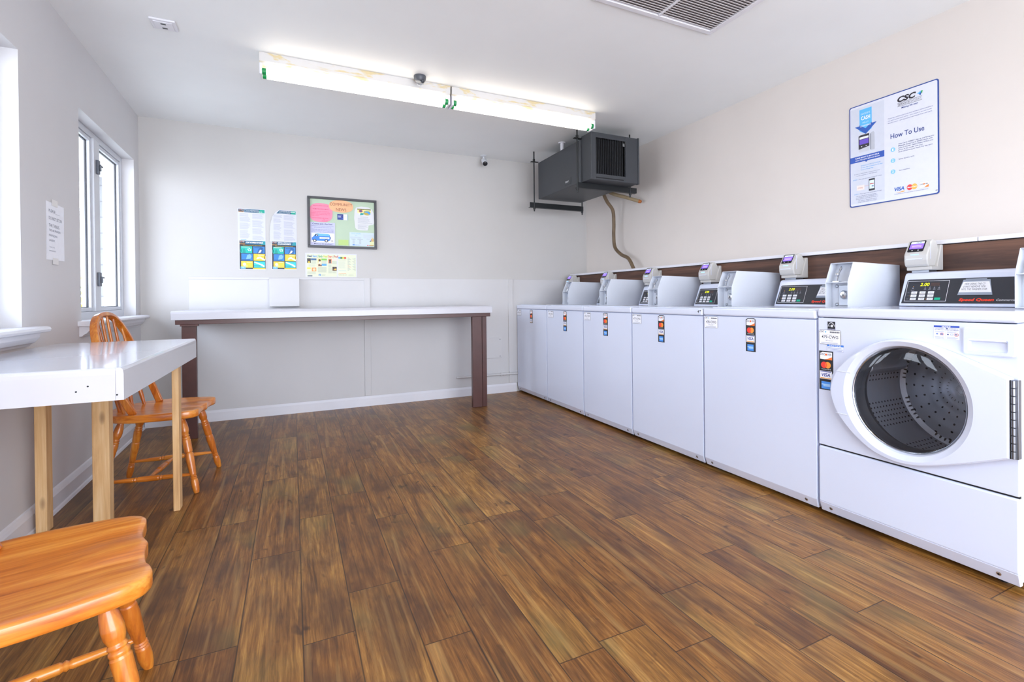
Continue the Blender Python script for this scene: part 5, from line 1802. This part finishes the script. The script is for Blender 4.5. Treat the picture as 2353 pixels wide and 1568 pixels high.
dc = thing('dome_camera', 'small grey dome security camera on the ceiling before the strip light', 'security camera', (-2.176, -1.595, HC))
m_ = MB(); m_.lathe([(0.037, 0), (0.038, 0.006), (0.036, 0.022), (0.029, 0.034), (0.024, 0.036)], (0, 0, 0), (0, 0, -1), 32, closed=True)
m_.build('base', paint('camera_grey', '#4c5058', 0.4), dc)
m_ = MB(); m_.lathe([(0.0255, 0.035)] + [(0.0255 * math.cos(math.radians(a)), 0.035 + 0.026 * math.sin(math.radians(a))) for a in range(10, 91, 10)], (0, 0, 0), (0, 0, -1), 32)
m_.build('dome', glass_mat('dome_clear', (0.9, 0.92, 0.95), 0.03), dc)
m_ = MB(); m_.lathe([(0.013, 0.030), (0.013, 0.046), (0.008, 0.052), (0, 0.053)], (0, 0, 0), (0.3, -0.5, -1), 16)
m_.build('lens', M_CHAR, dc)

bc = thing('bullet_camera', 'white bullet security camera under the ceiling by the back wall', 'security camera', (-1.215, -0.075, HC))
m_ = MB(); m_.lathe([(0.030, 0), (0.030, 0.005), (0.022, 0.010), (0.012, 0.012)], (0, 0, 0), (0, 0, -1), 24, closed=True)
m_.build('base', M_VINYL, bc)
m_ = MB(); m_.tube([(0, 0, -0.008), (0, 0.0, -0.045)], 0.009, 12)
m_.build('stem', M_VINYL, bc)
dirn = Vector((-0.15, -0.8, -0.55)).normalized()
m_ = MB(); m_.lathe([(0.020, -0.035), (0.026, -0.03), (0.027, 0.055), (0.025, 0.06)], (0.004, -0.01, -0.060), dirn, 24, closed=True)
m_.build('body', M_VINYL, bc)
m_ = MB(); m_.lathe([(0.0235, 0.0605), (0.022, 0.0615), (0.012, 0.0615), (0.010, 0.0625), (0, 0.063)], (0.004, -0.01, -0.060), dirn, 24)
m_.build('lens', M_BLACK, bc)

vt = thing('ceiling_vent', 'large louvred return air grille in the ceiling', 'vent', (-1.27, -3.16, HC))
m_ = MB()
VX0, VX1, VY0, VY1 = -0.365, 0.365, -0.44, 0.38
for q in ((VX0, VX1, VY1 - 0.028, VY1), (VX0, VX1, VY0, VY0 + 0.028), (VX0, VX0 + 0.028, VY0 + 0.028, VY1 - 0.028), (VX1 - 0.028, VX1, VY0 + 0.028, VY1 - 0.028), (-0.006, 0.006, VY0 + 0.028, VY1 - 0.028)):
    m_.box(q[0], q[1], q[2], q[3], -0.012, 0)
m_.build('frame', M_TRIM, vt, bevel=0.002)
m_ = MB()
ns = 44
for i in range(ns):
    y = VY0 + 0.03 + (VY1 - VY0 - 0.06) * (i + 0.5) / ns
    for a, b in ((VX0 + 0.028, -0.006), (0.006, VX1 - 0.028)):
        m_.prism([(y - 0.0085, -0.0085), (y + 0.0050, -0.0035), (y + 0.0055, -0.0045), (y - 0.0080, -0.0095)], a, b, 'x')
m_.build('louvers', paint('louver_grey', '#d6d3d4', 0.4), vt)
m_ = MB(); m_.box(VX0 + 0.02, VX1 - 0.02, VY0 + 0.02, VY1 - 0.02, -0.0008, -0.0002)
m_.build('filter', paint('vent_dark', '#6c6668', 0.9), vt)

cpn = thing('ceiling_plate', 'small square white cover plate on the ceiling above the left wall', 'cover plate', (-3.472, -1.652, HC))
m_ = MB(); m_.box(-0.054, 0.054, -0.054, 0.054, -0.010, 0)
m_.build('cover', M_TRIM, cpn, bevel=0.004)
m_ = MB(); m_.box(-0.040, 0.040, -0.040, 0.040, -0.014, -0.010)
m_.build('face', M_TRIM, cpn, bevel=0.002)
for y in (-0.028, 0.016):
    m_ = MB(); m_.box(-0.010, 0.012, y, y + 0.012, -0.0146, -0.0138)
    m_.build('slot', M_CHAR, cpn)

# ------------------------------------------------------------------ hanging unit heater
ht = thing('unit_heater', 'charcoal unit heater hung on rods in the back right corner', 'heater', (-0.56, -0.85, 1.905))
ox, oy, oz = -0.56, -0.85, 1.905
m_ = MB(); m_.box(-0.785 - ox, -0.315 - ox, -0.415 - oy, -1.20 - oy, 0.0, 0.350)
m_.build('casing', M_CHAR, ht, bevel=0.004)
m_ = MB()     # front hood, open box around the grille
hx0, hx1, hy, hz0, hz1 = -0.768 - ox, -0.302 - ox, -1.352 - oy, 0.0, 0.378
gx0, gx1, gz0, gz1 = -0.722 - ox, -0.435 - ox, 0.047, 0.338
m_.box(hx0, hx1, hy + 0.012, -1.20 - oy, hz0, hz0 + 0.004); m_.box(hx0, hx1, hy + 0.012, -1.20 - oy, hz1 - 0.004, hz1)
m_.box(hx0, hx0 + 0.004, hy + 0.012, -1.20 - oy, hz0, hz1); m_.box(hx1 - 0.004, hx1, hy + 0.012, -1.20 - oy, hz0, hz1)
for q in ((hx0, gx0, hz0, hz1), (gx1, hx1, hz0, hz1), (gx0, gx1, hz0, gz0), (gx0, gx1, gz1, hz1)):
    m_.box(q[0], q[1], hy, hy + 0.012, q[2], q[3])
m_.box(hx1 - 0.010, hx1 + 0.004, hy - 0.006, hy + 0.03, hz0 - 0.004, hz1 + 0.004); m_.box(hx0 - 0.002, hx0 + 0.006, hy - 0.005, hy + 0.002, hz0, hz1)
m_.build('hood', M_CHAR, ht, bevel=0.002)
m_ = MB(); m_.box(gx0 - 0.01, gx1 + 0.01, hy + 0.05, hy + 0.055, gz0 - 0.01, gz1 + 0.01)
m_.box(gx0, gx1 - 0.02, hy - 0.0006, hy + 0.004, 0.012, 0.020)
m_.build('interior', M_DARK, ht)
m_ = MB()
for i in range(17):
    x = gx0 + (gx1 - gx0) * (i + 0.5) / 17
    m_.prism([(x - 0.0045, hy + 0.001), (x - 0.0025, hy + 0.001), (x + 0.006, hy + 0.016), (x + 0.004, hy + 0.016)], gz0, gz1, 'z')
m_.build('grille', M_CHAR, ht)
for y, a, b, z0_, z1_ in ((-1.205, -0.812, -0.215, -0.045, 0.0), (-0.40, -0.868, -0.275, -0.078, -0.030)):
    m_ = MB(); m_.box(a - ox, b - ox, y - oy - 0.002, y - oy + 0.003, z0_, z1_); m_.box(a - ox, b - ox, y - oy, y - oy + 0.035, z0_, z0_ + 0.004)
    m_.build('support_angle', M_CHAR2, ht, bevel=0.001)
for x, y, zb in ((-0.808, -1.195, -0.085), (-0.285, -1.20, -0.085), (-0.822, -0.395, -0.115), (-0.290, -0.395, -0.115)):
    m_ = MB(); m_.tube([(x - ox, y - oy - 0.006, zb), (x - ox, y - oy - 0.006, HC - oz)], 0.0065, 10)
    rd = m_.build('hanger_rod', M_CHAR2, ht)
    m_ = MB()
    m_.tube([(x - ox, y - oy - 0.006, 0.365), (x - ox, y - oy - 0.006, 0.385)], 0.011, 6)
    m_.box(x - ox - 0.03, x - ox + 0.045, y - oy - 0.018, y - oy + 0.012, 0.357, 0.362)
    m_.tube([(x - ox, y - oy - 0.006, zb + 0.02), (x - ox, y - oy - 0.006, zb + 0.034)], 0.011, 6)
    m_.build('nut', M_CHAR2, rd)
d = Decal(0.11, 0.055, 0.0006, '#3b3e43')
d.rect(0.0, 0.0, 1, 0.04, '#22252a', 1); d.rect(0.985, 0.0, 1, 1, '#22252a', 1)
d.text('TEMPT', 0.06, 0.36, 0.25, '#e4e6ea', w=0.60, bold=0.02, lv=2)
d.build('name_plate', (-0.785 - ox - 0.0012, -0.945 - oy, 0.022), ((0, -1, 0), (0, 0, 1), (-1, 0, 0)), ht)
m_ = MB(); m_.tube([(-0.50 - ox, -1.22 - oy, 0.372), (-0.44 - ox, -1.24 - oy, 0.402), (-0.38 - ox, -1.25 - oy, 0.405), (-0.34 - ox, -1.26 - oy, 0.378)], 0.010, 12)
m_.build('flexible_conduit', M_STEEL, ht)

st_ = MB(); st_.tube([(-0.712, -0.765, HC), (-0.712, -0.765, HC - 0.05), (-0.705, -0.76, 2.262)], 0.016, 14)
st_.tube([(-0.712, -0.765, HC - 0.001), (-0.712, -0.765, HC - 0.008)], 0.032, 16)
tag(st_.build('pipe', M_TRIM), 'short white pipe from the ceiling to the heater top', 'pipe')


def bez(pts, n=10):
    out = []
    P = [Vector(p) for p in pts]
    for i in range(len(P) - 1):
        p0, p1, p2, p3 = P[max(i - 1, 0)], P[i], P[i + 1], P[min(i + 2, len(P) - 1)]
        for k in range(n):
            t = k / n
            out.append(0.5 * ((2 * p1) + (-p0 + p2) * t + (2 * p0 - 5 * p1 + 4 * p2 - p3) * t * t + (-p0 + 3 * p1 - 3 * p2 + p3) * t ** 3))
    out.append(P[-1])
    return out


h1 = MB(); h1.tube(bez([(-0.262, -0.745, 2.03), (-0.252, -0.735, 1.95), (-0.195, -0.712, 1.875), (-0.12, -0.695, 1.80), (-0.10, -0.682, 1.68), (-0.10, -0.678, 1.55), (-0.10, -0.70, 1.44), (-0.10, -0.80, 1.365), (-0.10, -0.92, 1.315), (-0.10, -1.00, 1.212)]), 0.0165, 14)
tag(h1.build('hose', M_HOSE), 'aged tan hose hanging from the heater down behind the board', 'hose')
h2 = MB()
h2.tube(bez([(-0.262, -0.805, 2.03), (-0.245, -0.83, 1.94), (-0.12, -0.95, 1.875), (-0.055, -1.03, 1.835)]), 0.0165, 14)
h2.tube([(-0.056, -1.029, 1.836), (-0.045, -1.045, 1.828)], [0.0185, 0.013], 10, 1)
tag(h2.build('hose', [paint('pale_hose', '#87765a', 0.55, 0, 0.15, 14), paint('rust', '#9a5a2a', 0.8, 0, 0.3, 30)]), 'short tan hose stub from the heater ending broken at the wall', 'hose')
